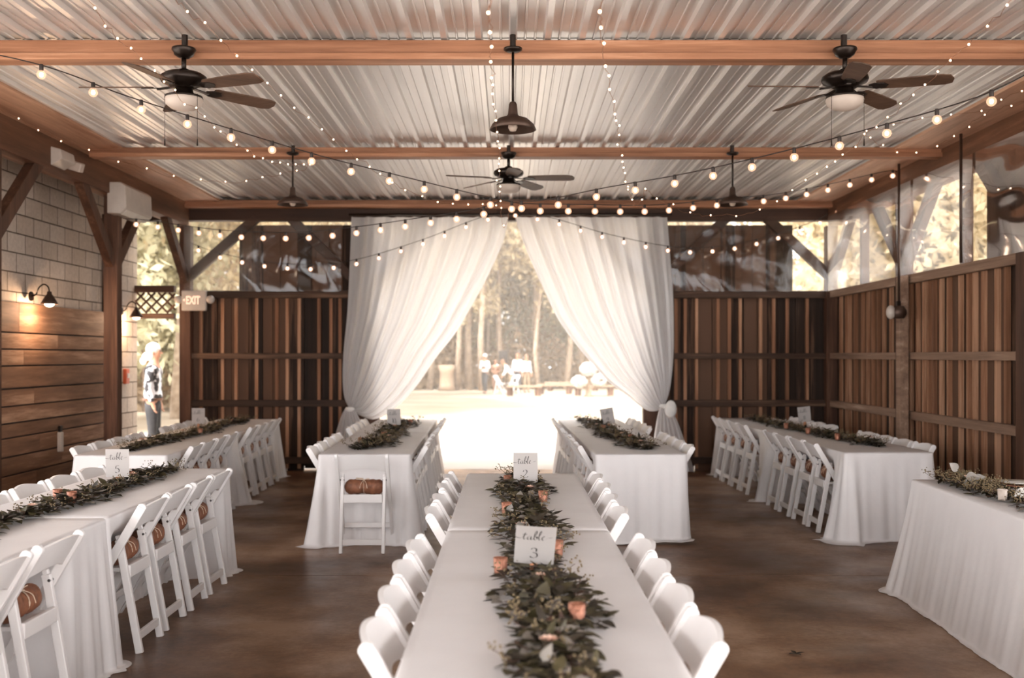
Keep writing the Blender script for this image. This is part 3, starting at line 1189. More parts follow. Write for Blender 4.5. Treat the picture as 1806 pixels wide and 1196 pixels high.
# back centre left, with one chair at its head
rA = Row('the aisle-left back table', (-1.20, 8.96), (-1.305, 13.94), [(0, 2.49), (2.49, 4.98)])
run(rA, [(1, [9.5, 9.98, 10.45, 10.92, 11.95, 12.4, 12.85, 13.3], 'right', True), (-1, [9.32, 9.80, 10.27, 10.74, 11.85, 12.3, 12.75, 13.2], 'left', False)],
    ['the aisle-left back table, near half', 'the aisle-left back table, far half'], 0.04, 40, [(0.3, 0.5, 0.4, 0.6), (0.5, 0.5, 0.5, 0.5)])
place(CH0, CHUSED, (-1.165, 8.80, 0), 0.0, 'white folding chair at the head of the aisle-left back table', 'chairs along the aisle-left back table')
place(RL0, RLUSED, (-1.165, 8.715, 0.4475), 0.0, 'dark copper rolled shawl on the head chair facing the doorway', 'rolled shawls on the chairs')
# back centre right
rB = Row('the aisle-right back table', (1.106, 8.96), (1.025, 14.02), [(0, 2.53), (2.53, 5.06)])
run(rB, [(-1, [9.55, 10.0, 10.45, 10.9, 11.95, 12.4, 12.85, 13.3], 'left', True), (1, [9.45, 9.92, 10.38, 10.84, 11.95, 12.4, 12.85, 13.3], 'right', False)],
    ['the aisle-right back table, near half', 'the aisle-right back table, far half'], 0.02, 50, [(0.15, 0.4, 0.5, 0.15), (0.4, 0.4, 0.4, 0.4)], 0.03)
# back right
rD = Row('the back right table', (3.225, 9.12), (3.125, 14.22), [(0, 2.55), (2.55, 5.10)])
run(rD, [(-1, [9.75, 10.22, 10.70, 11.17, 12.35, 12.82, 13.30, 13.77], 'aisle', True), (1, [9.6, 10.07, 10.55, 11.02, 12.2, 12.67, 13.14, 13.6], 'wall', False)],
    ['the back right run, near half', 'the back right run by the board wall'], 0.03, 60, [(0.4, 0.4, 0.8, 1.0), (0.4, 0.4, 0.4, 0.4)])
# front right table without chairs
rF = Row('the front right table', (2.555 + 0.385, 4.70), (2.672 + 0.385, 7.15), [(0, 2.45)])
run(rF, [], ['the front right table without chairs'], 0.12, 70, [(0.2, 0.2, 0.3, 0.2)])


# ------------------------------------------------------------------ garlands
def leaf(mb, p, d, up, ln, wd, curl=0.2, n=4):
    """pointed or round leaf starting at p, along d, with a slight curl"""
    d = d.normalized()
    s = d.cross(up)
    if s.length < 1e-3:
        s = d.cross(Vector((1, 0, 0)))
    s.normalize()
    u = s.cross(d).normalized()
    vs, fs = [], []
    for i in range(n + 1):
        t = i / n
        w_ = wd * math.sin(PI * min(0.999, t ** 0.8 * 0.97 + 0.03))
        c = p + d * ln * t - u * curl * ln * t * t
        vs += [c - s * w_ * 0.5 + u * w_ * 0.12, c, c + s * w_ * 0.5 + u * w_ * 0.12]
    for i in range(n):
        a = i * 3
        fs += [(a, a + 1, a + 4, a + 3), (a + 1, a + 2, a + 5, a + 4)]
    mb.add(vs, fs)


def garland(label, path, width, zt, seed, density=420, grow=1.0, flowers=3, seeds=1.0):
    rng = random.Random(seed)
    pts = catmull([Vector((x, y, 0)) for x, y in path], 12)
    L = sum((pts[i] - pts[i - 1]).length for i in range(1, len(pts)))
    g = thing('greenery_garland', label, 'garland', (0, 0, 0), 0, 'eucalyptus garlands')
    mbs = {k: MB() for k in ('leaf_dark', 'leaf_green', 'leaf_grey', 'leaf_brown')}
    sd2 = MB()
    st = MB()

    def at(t):
        f = t * (len(pts) - 1)
        i = min(int(f), len(pts) - 2)
        return pts[i].lerp(pts[i + 1], f - i), (pts[i + 1] - pts[i]).normalized()
    for k in range(int(L * density)):
        t = rng.random()
        c, d = at(t)
        sd = Vector((d.y, -d.x, 0))
        endf = min(1, t * 7 + 0.25, (1 - t) * 7 + 0.25) * (0.85 + 0.25 * math.sin(t * L * 5 + seed))
        o = max(-1, min(1, rng.gauss(0, 0.42))) * width / 2 * endf
        h = (1 - (abs(o) / (width / 2)) ** 1.5) * 0.050 * grow * endf
        p = c + sd * o + Vector((0, 0, zt + 0.006 + h * rng.uniform(0.15, 1.0)))
        out = sd * (o / width * 1.6 + rng.uniform(-0.7, 0.7)) + d * rng.uniform(-0.9, 0.9) + Vector((0, 0, rng.uniform(-0.12, 0.22)))
        kind = rng.choices(['leaf_dark', 'leaf_green', 'leaf_grey', 'leaf_brown'], [0.36, 0.30, 0.15, 0.19])[0]
        if kind == 'leaf_dark':
            ln, wd = rng.uniform(0.045, 0.08), rng.uniform(0.02, 0.036)
        elif kind == 'leaf_grey':
            ln, wd = rng.uniform(0.04, 0.062), rng.uniform(0.034, 0.05)
        elif kind == 'leaf_green':
            ln, wd = rng.uniform(0.045, 0.075), rng.uniform(0.03, 0.05)
        else:
            ln, wd = rng.uniform(0.03, 0.05), rng.uniform(0.012, 0.022)
        out.normalize()
        if p.z + out.z * ln < zt + 0.006:
            out.z = 0.02
        leaf(mbs[kind], p, out, Vector((rng.uniform(-.3, .3), rng.uniform(-.3, .3), 1)), ln, wd, rng.uniform(-0.1, 0.25))
    for k in range(int(L * 34 * seeds)):
        t = rng.random()
        c, d = at(t)
        sd = Vector((d.y, -d.x, 0))
        o = rng.uniform(-0.55, 0.55) * width
        p = c + sd * o * 0.7 + Vector((0, 0, zt + 0.02 + 0.03 * rng.random()))
        q = c + sd * o + Vector((rng.uniform(-.03, .03), rng.uniform(-.03, .03), zt + 0.035 + 0.035 * rng.random()))
        st.tube([p, q], 0.0012, 4, False)
        for i in range(9):
            sd2.ball(q + Vector([rng.gauss(0, 0.011) for _ in range(3)]) + Vector((0, 0, 0.01)), 0.0038, 6, 4)
    # woody stem under the leaves
    st.tube([p + Vector((0, 0, zt + 0.014)) for p in pts], 0.005, 6)
    st.build('stem', M['leaf_brown'], g)
    for k, mb in mbs.items():
        o = mb.build({'leaf_dark': 'dark_leaves', 'leaf_green': 'green_leaves', 'leaf_grey': 'silver_leaves', 'leaf_brown': 'brown_leaves'}[k], M[k], g, smooth=True)
    sd2.build('seed_clusters', M['seed'], g, smooth=True)
    for k in range(flowers):
        t = (k + 0.5 + rng.uniform(-.3, .3)) / flowers
        c, d = at(t)
        sd = Vector((d.y, -d.x, 0))
        p = c + sd * rng.uniform(-0.25, 0.25) * width + Vector((0, 0, zt + 0.062))
        fb = MB()
        for ring, (nn, rr, tl) in enumerate([(9, 0.030, 0.1), (7, 0.022, 0.5), (5, 0.013, 1.1)]):
            for i in range(nn):
                a = 2 * PI * (i + 0.5 * ring) / nn
                leaf(fb, p, Vector((math.cos(a), math.sin(a), tl)), Vector((0, 0, 1)), rr, rr * 0.8, -0.2, 3)
        fb.build('flower', M['petal'], g, smooth=True)
    return g


ZT = 0.7515
garland('thick leafy garland down the centre of tables 2 and 3', [(0.16, 2.35), (0.12, 2.9), (0.15, 3.4), (0.10, 4.0), (0.11, 4.8), (0.09, 5.5), (0.085, 6.3), (0.075, 6.9), (0.05, 7.22)], 0.31, ZT, 1, 820, 1.3, 5, 0.6)
garland('leafy garland running along table 5', [(-2.44, 3.3), (-2.42, 4.2), (-2.47, 5.0), (-2.43, 5.8), (-2.40, 6.5), (-2.43, 7.1), (-2.40, 7.72)], 0.24, ZT, 2, 600, 1.15, 3, 0.5)
garland('leafy garland with blush flowers on the back left table', [(-3.28, 9.25), (-3.30, 10.3), (-3.24, 11.4), (-3.34, 12.6), (-3.30, 13.5)], 0.25, ZT, 3, 480, 1.1, 4)
garland('dense dark garland on the aisle-left back table', [(-1.33, 9.42), (-1.20, 10.0), (-1.22, 11.0), (-1.27, 12.0), (-1.20, 13.2)], 0.33, ZT, 4, 600, 1.25, 4)
garland('dense dark garland on the aisle-right back table', [(1.20, 9.40), (1.12, 10.2), (1.05, 11.2), (1.02, 12.4), (0.94, 13.6)], 0.30, ZT, 5, 600, 1.25, 4)
garland('leafy garland on the back right table', [(3.34, 9.72), (3.27, 10.4), (3.22, 11.4), (3.14, 12.6), (3.12, 13.8)], 0.24, ZT, 6, 520, 1.1, 2)
garland('silver green garland with white blooms on the front right table', [(2.82, 4.9), (2.80, 5.6), (2.84, 6.2), (2.86, 6.65), (2.83, 7.0)], 0.22, ZT, 8, 420, 1.2, 2, 3.0)


# ------------------------------------------------------------------ votives, cards, plate
def make_votive(m):
    t = thing('votive_candle', None, 'candle')
    MB().lathe([(0.0, 0.0), (0.021, 0.0), (0.0235, 0.004), (0.027, 0.062), (0.0255, 0.062), (0.022, 0.010), (0, 0.009)], n=20).build('cup', m, t, smooth=True)
    MB().lathe([(0.0, 0.010), (0.0205, 0.010), (0.0232, 0.046), (0.0, 0.047)], n=20).build('candle', M['wax'], t, smooth=True)
    MB().tube([(0, 0, 0.046), (0.001, 0, 0.056)], 0.0008, 5).build('wick', M['ink'], t)
    return t


VT = make_votive(M['copper'])
VTU = [False]
for (x, y, lb) in [
    (-0.005, 6.72, 'copper votive left of the table 2 card'), (0.19, 5.95, 'copper votive on the right of the garland behind the table 3 card'),
    (-0.01, 5.48, 'copper votive on the left of the garland before the table 2 card'), (-0.03, 3.98, 'copper votive just left of the table 3 card'),
    (0.195, 4.35, 'copper votive half hidden behind the right edge of the table 3 card'), (0.205, 3.24, 'copper votive with white wax nearest the camera'),
    (-2.52, 6.02, 'small copper votive behind the garland on table 5'), (-2.40, 5.92, 'shiny copper votive in front of the garland on table 5'), (-2.44, 6.95, 'copper votive beside the table 5 card'),
    (-1.22, 10.55, 'copper votive in the garland on the table left of the aisle'), (-1.35, 9.85, 'copper votive at the near end of the garland left of the aisle'),
    (-1.15, 12.6, 'copper votive at the far end of the garland left of the aisle'),
    (1.02, 11.6, 'copper votive in the garland right of the aisle'), (1.16, 10.2, 'copper votive at the near end of the garland right of the aisle'),
    (3.08, 11.95, 'copper votive farthest along the back right table'), (3.10, 11.15, 'copper votive in the middle of the back right table'),
    (3.16, 10.35, 'copper votive nearest along the back right table'),
    (-3.33, 12.9, 'copper votive at the far end of the back left table'), (-3.18, 11.1, 'copper votive at the middle of the back left table')]:
    place(VT, VTU, (x, y, ZT + 0.012), 0.0, lb, 'copper votives')
VG = make_votive(M['frost'])
VG.location = (2.76, 6.02, ZT + 0.012)
VG['label'] = 'frosted glass votive in the garland on the front right table'

STROKES = {
    'table': [[(-1.5, 0.45), (-0.9, 0.25), (-0.3, 0.3), (0.2, 1.0), (0.42, 1.75), (0.22, 0.9), (0.12, 0.2), (0.35, 0.0), (0.75, 0.35), (1.05, 0.8), (1.35, 0.95), (1.0, 0.75), (0.88, 0.2), (1.1, 0.0), (1.45, 0.4), (1.6, 0.9), (1.5, 0.3), (1.65, 0.0), (2.0, 0.4), (2.5, 1.5), (2.65, 2.2), (2.45, 2.3), (2.2, 1.4), (2.12, 0.3), (2.35, 0.0), (2.7, 0.25), (2.72, 0.75), (2.5, 0.8), (2.75, 0.55), (3.2, 1.2), (3.5, 2.1), (3.4, 2.4), (3.15, 1.7), (3.05, 0.4), (3.25, 0.0), (3.65, 0.35), (4.05, 0.85), (3.95, 1.05), (3.7, 0.7), (3.7, 0.2), (3.95, 0.0), (4.4, 0.3), (5.0, 0.6), (5.7, 0.75)],
              [(-0.15, 1.25), (0.3, 1.3), (0.75, 1.28)]],
    '2': [[(.05, .75), (.12, .93), (.32, 1), (.52, .88), (.5, .62), (.27, .32), (.03, .03), (.3, .04), (.6, .03), (.63, .14)]],
    '3': [[(.06, .84), (.22, .99), (.47, .9), (.46, .66), (.24, .54), (.5, .45), (.58, .2), (.4, .01), (.12, .03), (.02, .14)]],
    '5': [[(.55, .97), (.2, .95), (.14, .56), (.34, .61), (.57, .42), (.52, .1), (.25, 0), (.03, .1)]],
    '6': [[(.5, .95), (.25, .8), (.07, .4), (.12, .08), (.32, 0), (.54, .16), (.5, .45), (.3, .52), (.1, .38)]],
    '8': [[(.3, .54), (.1, .75), (.3, 1), (.5, .78), (.3, .54), (.06, .25), (.3, 0), (.56, .24), (.3, .54)]],
    '9': [[(.52, .64), (.32, .5), (.08, .66), (.15, .93), (.36, 1), (.52, .75), (.48, .35), (.2, .02)]],
    '10': [[(.0, .85), (.15, 1), (.15, .5), (.15, 0)], [(.6, 1), (.38, .8), (.36, .25), (.6, 0), (.84, .2), (.82, .8), (.6, 1)]],
}


def table_card(label, num, loc, rz, tilt, roll=0.0, curl=0.0, wd=0.147, ht=0.178):
    t = thing('table_number_card', label, 'table number', loc, rz, 'table number cards')

    def surf(x, z, off=0.0):
        # x in [-wd/2, wd/2], z in [0, ht]; tilt leans the top towards the viewer (-y)
        y = -curl * (z / ht) ** 2 * 0.05 + 0.6 * curl * (x / wd) ** 2 * 0.05 + off
        v = Vector((x, y, z))
        v = Matrix.Rotation(tilt, 3, 'X') @ v
        v = Matrix.Rotation(roll, 3, 'Y') @ v
        return v + Vector((0, 0, 0.052))
    mb = MB()
    mb.grid(lambda u, v: surf((u - 0.5) * wd, v * ht, 0.0), 10, 10)
    mb.grid(lambda u, v: surf((u - 0.5) * wd, v * ht, 0.0007), 10, 10)
    mb.build('card', M['card'], t, smooth=True)

    def strokes(key, sc, ox, oz, nib, shear=0.0):
        m2 = MB()
        for st in STROKES[key]:
            c = catmull([(a * sc + b * sc * shear + ox, 0, b * sc + oz) for a, b in st], 7)
            vs, fs = [], []
            for q in c:
                vs.append(surf(q.x - nib[0], q.z - nib[1], -0.0009))
                vs.append(surf(q.x + nib[0], q.z + nib[1], -0.0009))
            fs = [(2 * i, 2 * i + 1, 2 * i + 3, 2 * i + 2) for i in range(len(c) - 1)]
            m2.add(vs, fs)
        return m2
    strokes('table', 0.0188, -0.046, 0.112, (0.0013, 0.0009)).build('lettering', M['ink'], t)
    strokes(num, 0.046, -0.016 if len(num) < 2 else -0.02, 0.028, (0.0024, 0.0008)).build('numeral', M['ink'], t)
    bs = MB().box((0, 0.012, 0.028), (0.03, 0.03, 0.055))
    bs.build('holder', M['copperwire'], t, bevel=0.006)
    return t


ZC = ZT
table_card('table number 2 card in the centre garland', '2', (0.103, 6.55, ZC), 0, 0.0)
table_card('table number 3 card, curled and nearest the camera', '3', (0.092, 3.97, ZC), 0.0, 0.42, 0.06, 0.5)
table_card('table number 5 card on the left table', '5', (-2.475, 6.82, ZC), 0.03, 0.05)
table_card('table number card reading 10, left of the aisle', '10', (-1.27, 11.95, ZC), 0, 0.0, -0.03)
table_card('tilted table number card reading 9, right of the aisle', '9', (1.13, 12.15, ZC), 0, 0.0, -0.17)
table_card('pale table number card on the back left table', '6', (-3.50, 12.15, ZC), 0, 0.0)
table_card('table number card at the back right by the board wall', '8', (3.44, 12.5, ZC), 0, 0.0, -0.1)

pl = thing('charger_plate', 'round copper charger plate on the front right table', 'plate', (3.19, 6.75, ZT), 0)
MB().lathe([(0, 0.006), (0.10, 0.006), (0.115, 0.016), (0.165, 0.022), (0.165, 0.018), (0.11, 0.010), (0.08, 0.0), (0, 0.0)], n=48).build('plate', M['copper'], pl, smooth=True)
MB().lathe([(0, 0.024), (0.06, 0.024), (0.11, 0.034), (0.11, 0.030), (0.06, 0.019), (0, 0.019)], n=40).build('dish', M['whiteflower'], pl, smooth=True)
rn = random.Random(4)
for k, (x, y, lb) in enumerate([(2.80, 5.85, 'fluffy white bloom next to the frosted votive'), (2.90, 5.70, 'fluffy white bloom behind the frosted votive')]):
    b = MB()
    for i in range(150):
        a, c_ = rn.uniform(0, 6.28), rn.uniform(0, 1)
        rr = 0.045
        b.ball((rr * math.sqrt(1 - c_ * c_) * math.cos(a), rr * math.sqrt(1 - c_ * c_) * math.sin(a), 0.035 + c_ * rr), 0.006, 6, 4)
    tag(b.build('white_bloom', M['whiteflower'], smooth=True, loc=(x, y, ZT + 0.02)), lb, 'flower', 'white blooms')
# tall round leaves standing up from the front right garland
sp_ = thing('eucalyptus_sprig', 'upright sprig of pale round leaves on the front right table', 'sprig', (2.78, 6.55, ZT))
MB().tube(catmull([(0.03, 0, 0.0), (0.02, 0, 0.06), (-0.03, 0, 0.10), (-0.05, 0, 0.13)], 5), 0.003, 6).build('stem', M['leaf_green'], sp_)
lfm = MB()
for (p, d, l_) in [((-0.05, 0, 0.12), (-0.5, -0.1, 0.5), 0.07), ((0.0, 0, 0.08), (0.8, -0.3, 0.1), 0.075), ((0.02, 0, 0.05), (0.6, -0.5, 0.4), 0.07), ((0.02, 0, 0.04), (-0.5, -0.5, 0.1), 0.07), ((0.05, 0, 0.06), (1, -0.1, 0.35), 0.075)]:
    leaf(lfm, Vector(p), Vector(d), Vector((0, -1, 0.4)), l_, l_ * 0.85, 0.1, 6)
lfm.build('leaves', M['leaf_grey'], sp_, smooth=True)


# ------------------------------------------------------------------ ceiling fans and pendant lamps
def make_fan(ang):
    """origin at the mounting point under the beam"""
    t = thing('ceiling_fan', None, 'ceiling fan')
    MB().lathe([(0.0, 0.0), (0.075, 0.0), (0.078, -0.012), (0.066, -0.03), (0.060, -0.045), (0.036, -0.062), (0.022, -0.066), (0, -0.066)], n=28).build('canopy', M['black'], t, smooth=True)
    MB().tube([(0, 0, -0.06), (0, 0, -0.15)], 0.016, 12).build('downrod', M['black'], t, smooth=True)
    MB().lathe([(0, -0.135), (0.030, -0.137), (0.045, -0.155), (0.115, -0.165), (0.145, -0.185), (0.150, -0.205), (0.140, -0.225), (0.095, -0.245), (0.07, -0.26), (0, -0.262)], n=36).build('motor_housing', M['black'], t, smooth=True)
    MB().lathe([(0, -0.258), (0.055, -0.26), (0.060, -0.285), (0.075, -0.300), (0.118, -0.312), (0.122, -0.326), (0.0, -0.330)], n=32).build('light_kit', M['black'], t, smooth=True)
    MB().lathe([(0.118, -0.326), (0.122, -0.340), (0.112, -0.368), (0.080, -0.392), (0.035, -0.404), (0, -0.406)], n=32).build('glass_bowl', M['frost'], t, smooth=True)
    for k in range(5):
        a = ang + k * 2 * PI / 5
        q = Matrix.Rotation(a, 3, 'Z')
        pit = R(-13)

        def sf(x, yy, dz):
            return q @ Vector((x, yy * math.cos(pit), -0.262 + yy * math.sin(pit) + dz - 0.03 * (x - 0.2)))
        mb = MB()
        outl = [(0.20, -0.045), (0.22, -0.056), (0.42, -0.066), (0.60, -0.068), (0.645, -0.05), (0.66, 0.0), (0.645, 0.05), (0.60, 0.068), (0.42, 0.066), (0.22, 0.056), (0.20, 0.045)]
        n = len(outl)
        vs = [sf(x, y_, 0.0) for x, y_ in outl] + [sf(x, y_, 0.007) for x, y_ in outl]
        fs = [tuple(range(n)), tuple(range(2 * n - 1, n - 1, -1))] + [(i, (i + 1) % n, (i + 1) % n + n, i + n) for i in range(n)]
        bo = mb.add(vs, fs).build('blade', M['blade'], t)
        br_ = MB()
        br_.bar(q @ Vector((0.06, 0, -0.252)), q @ Vector((0.17, 0, -0.272)), 0.03, 0.008, side=(q @ Vector((0, 1, 0))))
        o2 = [(0.15, -0.02), (0.19, -0.04), (0.25, -0.03), (0.27, 0), (0.25, 0.03), (0.19, 0.04), (0.15, 0.02)]
        n = len(o2)
        vs = [sf(x, y_, -0.006) for x, y_ in o2] + [sf(x, y_, -0.001) for x, y_ in o2]
        br_.add(vs, [tuple(range(n)), tuple(range(2 * n - 1, n - 1, -1))] + [(i, (i + 1) % n, (i + 1) % n + n, i + n) for i in range(n)])
        br_.build('blade_bracket', M['black'], bo)
    for s in (-1, 1):
        pc = MB().tube([(s * 0.105, -0.06, -0.31), (s * 0.105, -0.06, -0.60)], 0.0016, 5).build('pull_chain', M['black'], t)
        MB().tube([(s * 0.105, -0.06, -0.60), (s * 0.105, -0.06, -0.645)], [0.003, 0.006], 8).build('pull_knob', M['black'], pc)
    return t


for (x, y, z, ang, lb) in [(-2.11, 7.0, 3.57, R(-30), 'bronze five blade ceiling fan hanging front left'),
                           (2.185, 7.0, 3.57, R(-27), 'bronze five blade ceiling fan hanging front right'),
                           (0.0, 10.68, 3.586, R(-12), 'bronze ceiling fan hanging far in the centre')]:
    f = make_fan(ang)
    f.location = (x, y, z)
    MB().tube([(0, 0.02, -0.004), (0, 0.02, 3.662 - z)], 0.02, 10).build('mounting_rod', M['black'], f)
    tag(f, lb, None, 'ceiling fans')


def make_pendant(drop):
    t = thing('pendant_lamp', None, 'pendant lamp')
    MB().lathe([(0, 0), (0.060, 0), (0.060, -0.012), (0.045, -0.022), (0.012, -0.028), (0, -0.028)], n=24).build('canopy', M['black'], t, smooth=True)
    MB().tube([(0, 0, -0.02), (0, 0, -drop + 0.17)], 0.009, 10).build('rod', M['black'], t, smooth=True)
    sh = MB().lathe([(0.0, -drop + 0.185), (0.018, -drop + 0.18), (0.026, -drop + 0.165), (0.032, -drop + 0.10), (0.045, -drop + 0.085), (0.095, -drop + 0.070), (0.135, -drop + 0.035),
                     (0.152, -drop + 0.0), (0.148, -drop + 0.0), (0.130, -drop + 0.031), (0.09, -drop + 0.062), (0.03, -drop + 0.075), (0, -drop + 0.078)], n=40).build('shade', M['bronze'], t, smooth=True)
    MB().lathe([(0, -drop - 0.012), (0.02, -drop - 0.008), (0.032, -drop + 0.015), (0.028, -drop + 0.038), (0.014, -drop + 0.06), (0.013, -drop + 0.076)], n=20).build('bulb', M['clearbulb'], t, smooth=True)
    return t


for (x, y, z, dr, lb) in [(0.028, 7.0, 3.57, 0.53, 'bronze barn pendant lamp on the first beam, centre'),
                          (-2.14, 10.68, 3.586, 0.52, 'bronze barn pendant lamp on the second beam, left'),
                          (2.22, 10.68, 3.586, 0.52, 'bronze barn pendant lamp on the second beam, right')]:
    p = make_pendant(dr)
    p.location = (x, y, z)
    MB().tube([(0, 0.02, -0.004), (0, 0.02, 3.662 - z)], 0.02, 10).build('mounting_rod', M['black'], p)
    tag(p, lb, None, 'barn pendant lamps')


# ------------------------------------------------------------------ wall lamps and fittings on the left
def sconce(label, y, z):
    t = thing('wall_sconce', label, 'wall lamp', (XL + (0.062 if y < 13.6 else 0.0), y, z), 0, 'gooseneck wall lamps')
    MB().tube([(0.0, 0, 0), (0.015, 0, 0)], 0.05, 20).build('back_plate', M['black'], t, smooth=False)
    MB().tube(catmull([(0.012, 0, 0.0), (0.06, 0, 0.02), (0.09, 0, 0.09), (0.14, 0, 0.125), (0.185, 0, 0.10), (0.20, 0, 0.05)], 6), 0.008, 10).build('arm', M['black'], t, smooth=True)
    MB().lathe([(0.0, 0.05), (0.022, 0.05), (0.026, 0.02), (0.040, 0.005), (0.075, -0.055), (0.092, -0.085), (0.088, -0.085), (0.07, -0.055), (0.035, 0.0), (0, 0.01)], (0.20, 0, 0), 28).build('shade', M['bronze'], t, smooth=True)
    MB().ball((0.20, 0, -0.08), 0.038, 16, 10, (1.3, 1.3, 0.9)).build('bulb', M['sconcebulb'], t, smooth=True)
    d = bpy.data.lights.new('sconce_light', 'POINT')
    d.energy = 8
    d.color = (1, 0.66, 0.42)
    d.shadow_soft_size = 0.04
    o = bpy.data.objects.new('sconce_light', d)
    COL.objects.link(o)
    o.parent = t
    o.location = (0.20, 0, -0.14)
    return t


sconce('gooseneck wall lamp glowing over the plank siding', 11.35, 2.20)
sconce('gooseneck wall lamp on the block pier by the side door', 14.18, 2.16)
al = thing('fire_alarm', 'small orange red alarm box on the block pier by the side door', 'alarm', (XL + 0.0, 14.3, 1.30))
MB().bb(0, 0.05, -0.06, 0.06, -0.10, 0.10).build('box', M['orange'], al, bevel=0.01)
MB().bb(0.05, 0.06, -0.035, 0.035, -0.02, 0.04).build('handle', M['plastic'], al, bevel=0.003)
ou = thing('wall_outlet', 'tall white covered outlet low on the plank siding', 'outlet', (XL + 0.062, 12.05, 0.62))
MB().bb(0, 0.05, -0.035, 0.035, -0.12, 0.10).build('cover', M['plastic'], ou, bevel=0.01)
MB().bb(0.01, 0.04, -0.03, 0.03, 0.10, 0.17).build('cap', M['black'], ou, bevel=0.005)

ac = thing('air_conditioner', 'white wall air conditioner on the left post beside the block wall', 'air conditioner', (-4.27, 12.12, 3.12))
MB().prism([(-0.09, 0.34), (0.06, 0.34), (0.11, 0.30), (0.12, 0.06), (0.05, 0.0), (-0.09, 0.0)], -0.43, 0.43).build('casing', M['plastic'], ac, bevel=0.012)
MB().box((0.075, 0, 0.02), (0.075, 0.74, 0.008), (0, -0.7, 0)).build('louvre', M['whiteflower'], ac)
em = thing('security_light', 'small white box lamp fixed to the left beam', 'light fixture', (-4.37, 10.35, 3.42))
MB().prism([(-0.02, 0.15), (0.13, 0.11), (0.15, 0.02), (0.02, -0.05), (-0.02, -0.05)], -0.16, 0.16).build('housing', M['plastic'], em, bevel=0.008)
MB().box((0.10, 0.26, 0.02), (0.15, 0.10, 0.09), (0.1, 0.3, 0)).build('lens', M['frost'], em, bevel=0.01)

# EXIT sign
ex = thing('exit_sign', 'white exit sign with glowing letters and two round lamp heads', 'sign', (-4.23, 14.50, 2.31))
MB().bb(-0.165, 0.165, -0.03, 0.03, -0.13, 0.14).build('housing', M['plastic'], ex, bevel=0.012)
MB().bb(-0.03, 0.03, 0.03, 0.14, 0.0, 0.10).build('bracket', M['plastic'], ex)
for s in (-1, 1):
    h = MB().lathe([(0, -0.035), (0.045, -0.035), (0.055, -0.01), (0.05, 0.03), (0.02, 0.045), (0, 0.045)], n=20)
    h.v = [(s * 0.215 + x, -z, y + 0.02) for x, y, z in h.v]
    h.bb(s * 0.16, s * 0.19, -0.012, 0.012, 0.005, 0.03)
    h.build('lamp_head', M['plastic'], ex, smooth=True)
fc = bpy.data.curves.new('exit_text', 'FONT')
fc.body = 'EXIT'
fc.size = 0.15
fc.extrude = 0.003
fc.align_x = 'CENTER'
fc.offset = 0.004
tmp = bpy.data.objects.new('tmp', fc)
COL.objects.link(tmp)
dg = bpy.context.evaluated_depsgraph_get()
me = bpy.data.meshes.new_from_object(tmp.evaluated_get(dg))
bpy.data.objects.remove(tmp)
me.materials.clear()
me.materials.append(M['exitglow'])
lt = bpy.data.objects.new('letters', me)
COL.objects.link(lt)
lt.parent = ex
lt.rotation_euler = (PI / 2, 0, 0)
lt.location = (-0.01, -0.033, -0.04)
lt.scale = (0.62, 1.0, 1.0)
MB().prism([(-0.145, 0.012), (-0.118, 0.035), (-0.118, -0.011)], -0.036, -0.030).build('arrow', M['exitglow'], ex)


# ------------------------------------------------------------------ string lights
BG = MB().ball((0, 0, -0.060), 0.029, 16, 10)
bulb_me = BG.mesh('bulb', M['bulbglass'], smooth=True)
core_me = MB().ball((0, 0, -0.060), 0.0125, 12, 8, (1, 1, 1.25)).mesh('filament', M['bulbcore'], smooth=True)
sock_me = MB().lathe([(0, 0.006), (0.011, 0.006), (0.013, 0.0), (0.013, -0.030), (0.010, -0.034), (0, -0.034)], n=12).mesh('socket', M['cable'], smooth=True)
led_me = MB().ball((0, 0, 0), 0.0058, 8, 6).mesh('led', M['led'], smooth=True)


def onpath(c, spacing, start):
    out, acc, nxt = [], 0.0, start
    for i in range(1, len(c)):
        seg = (c[i] - c[i - 1]).length
        while acc + seg >= nxt:
            out.append(c[i - 1].lerp(c[i], (nxt - acc) / seg))
            nxt += spacing
        acc += seg
    return out


def bulb_string(label, pts, spacing=0.33, start=0.12):
    t = thing('string_light', label, 'string lights', pts[0], 0, 'globe string lights')
    base = Vector(pts[0])
    c = [q - base for q in catmull(pts, 10)]
    MB().tube(c, 0.004, 6).build('cable', M['cable'], t, smooth=True)
    for q in onpath(c, spacing, start):
        o = bpy.data.objects.new('bulb', bulb_me)
        COL.objects.link(o)
        o.parent = t
        o.location = q
        for nm, me_ in (('socket', sock_me), ('filament', core_me)):
            s_ = bpy.data.objects.new(nm, me_)
            COL.objects.link(s_)
            s_.parent = o


def up(px, py, Y):   # cable point: the bulb hangs about 0.06 below it
    v = P(px, py, Y)
    v.z += 0.062
    return v


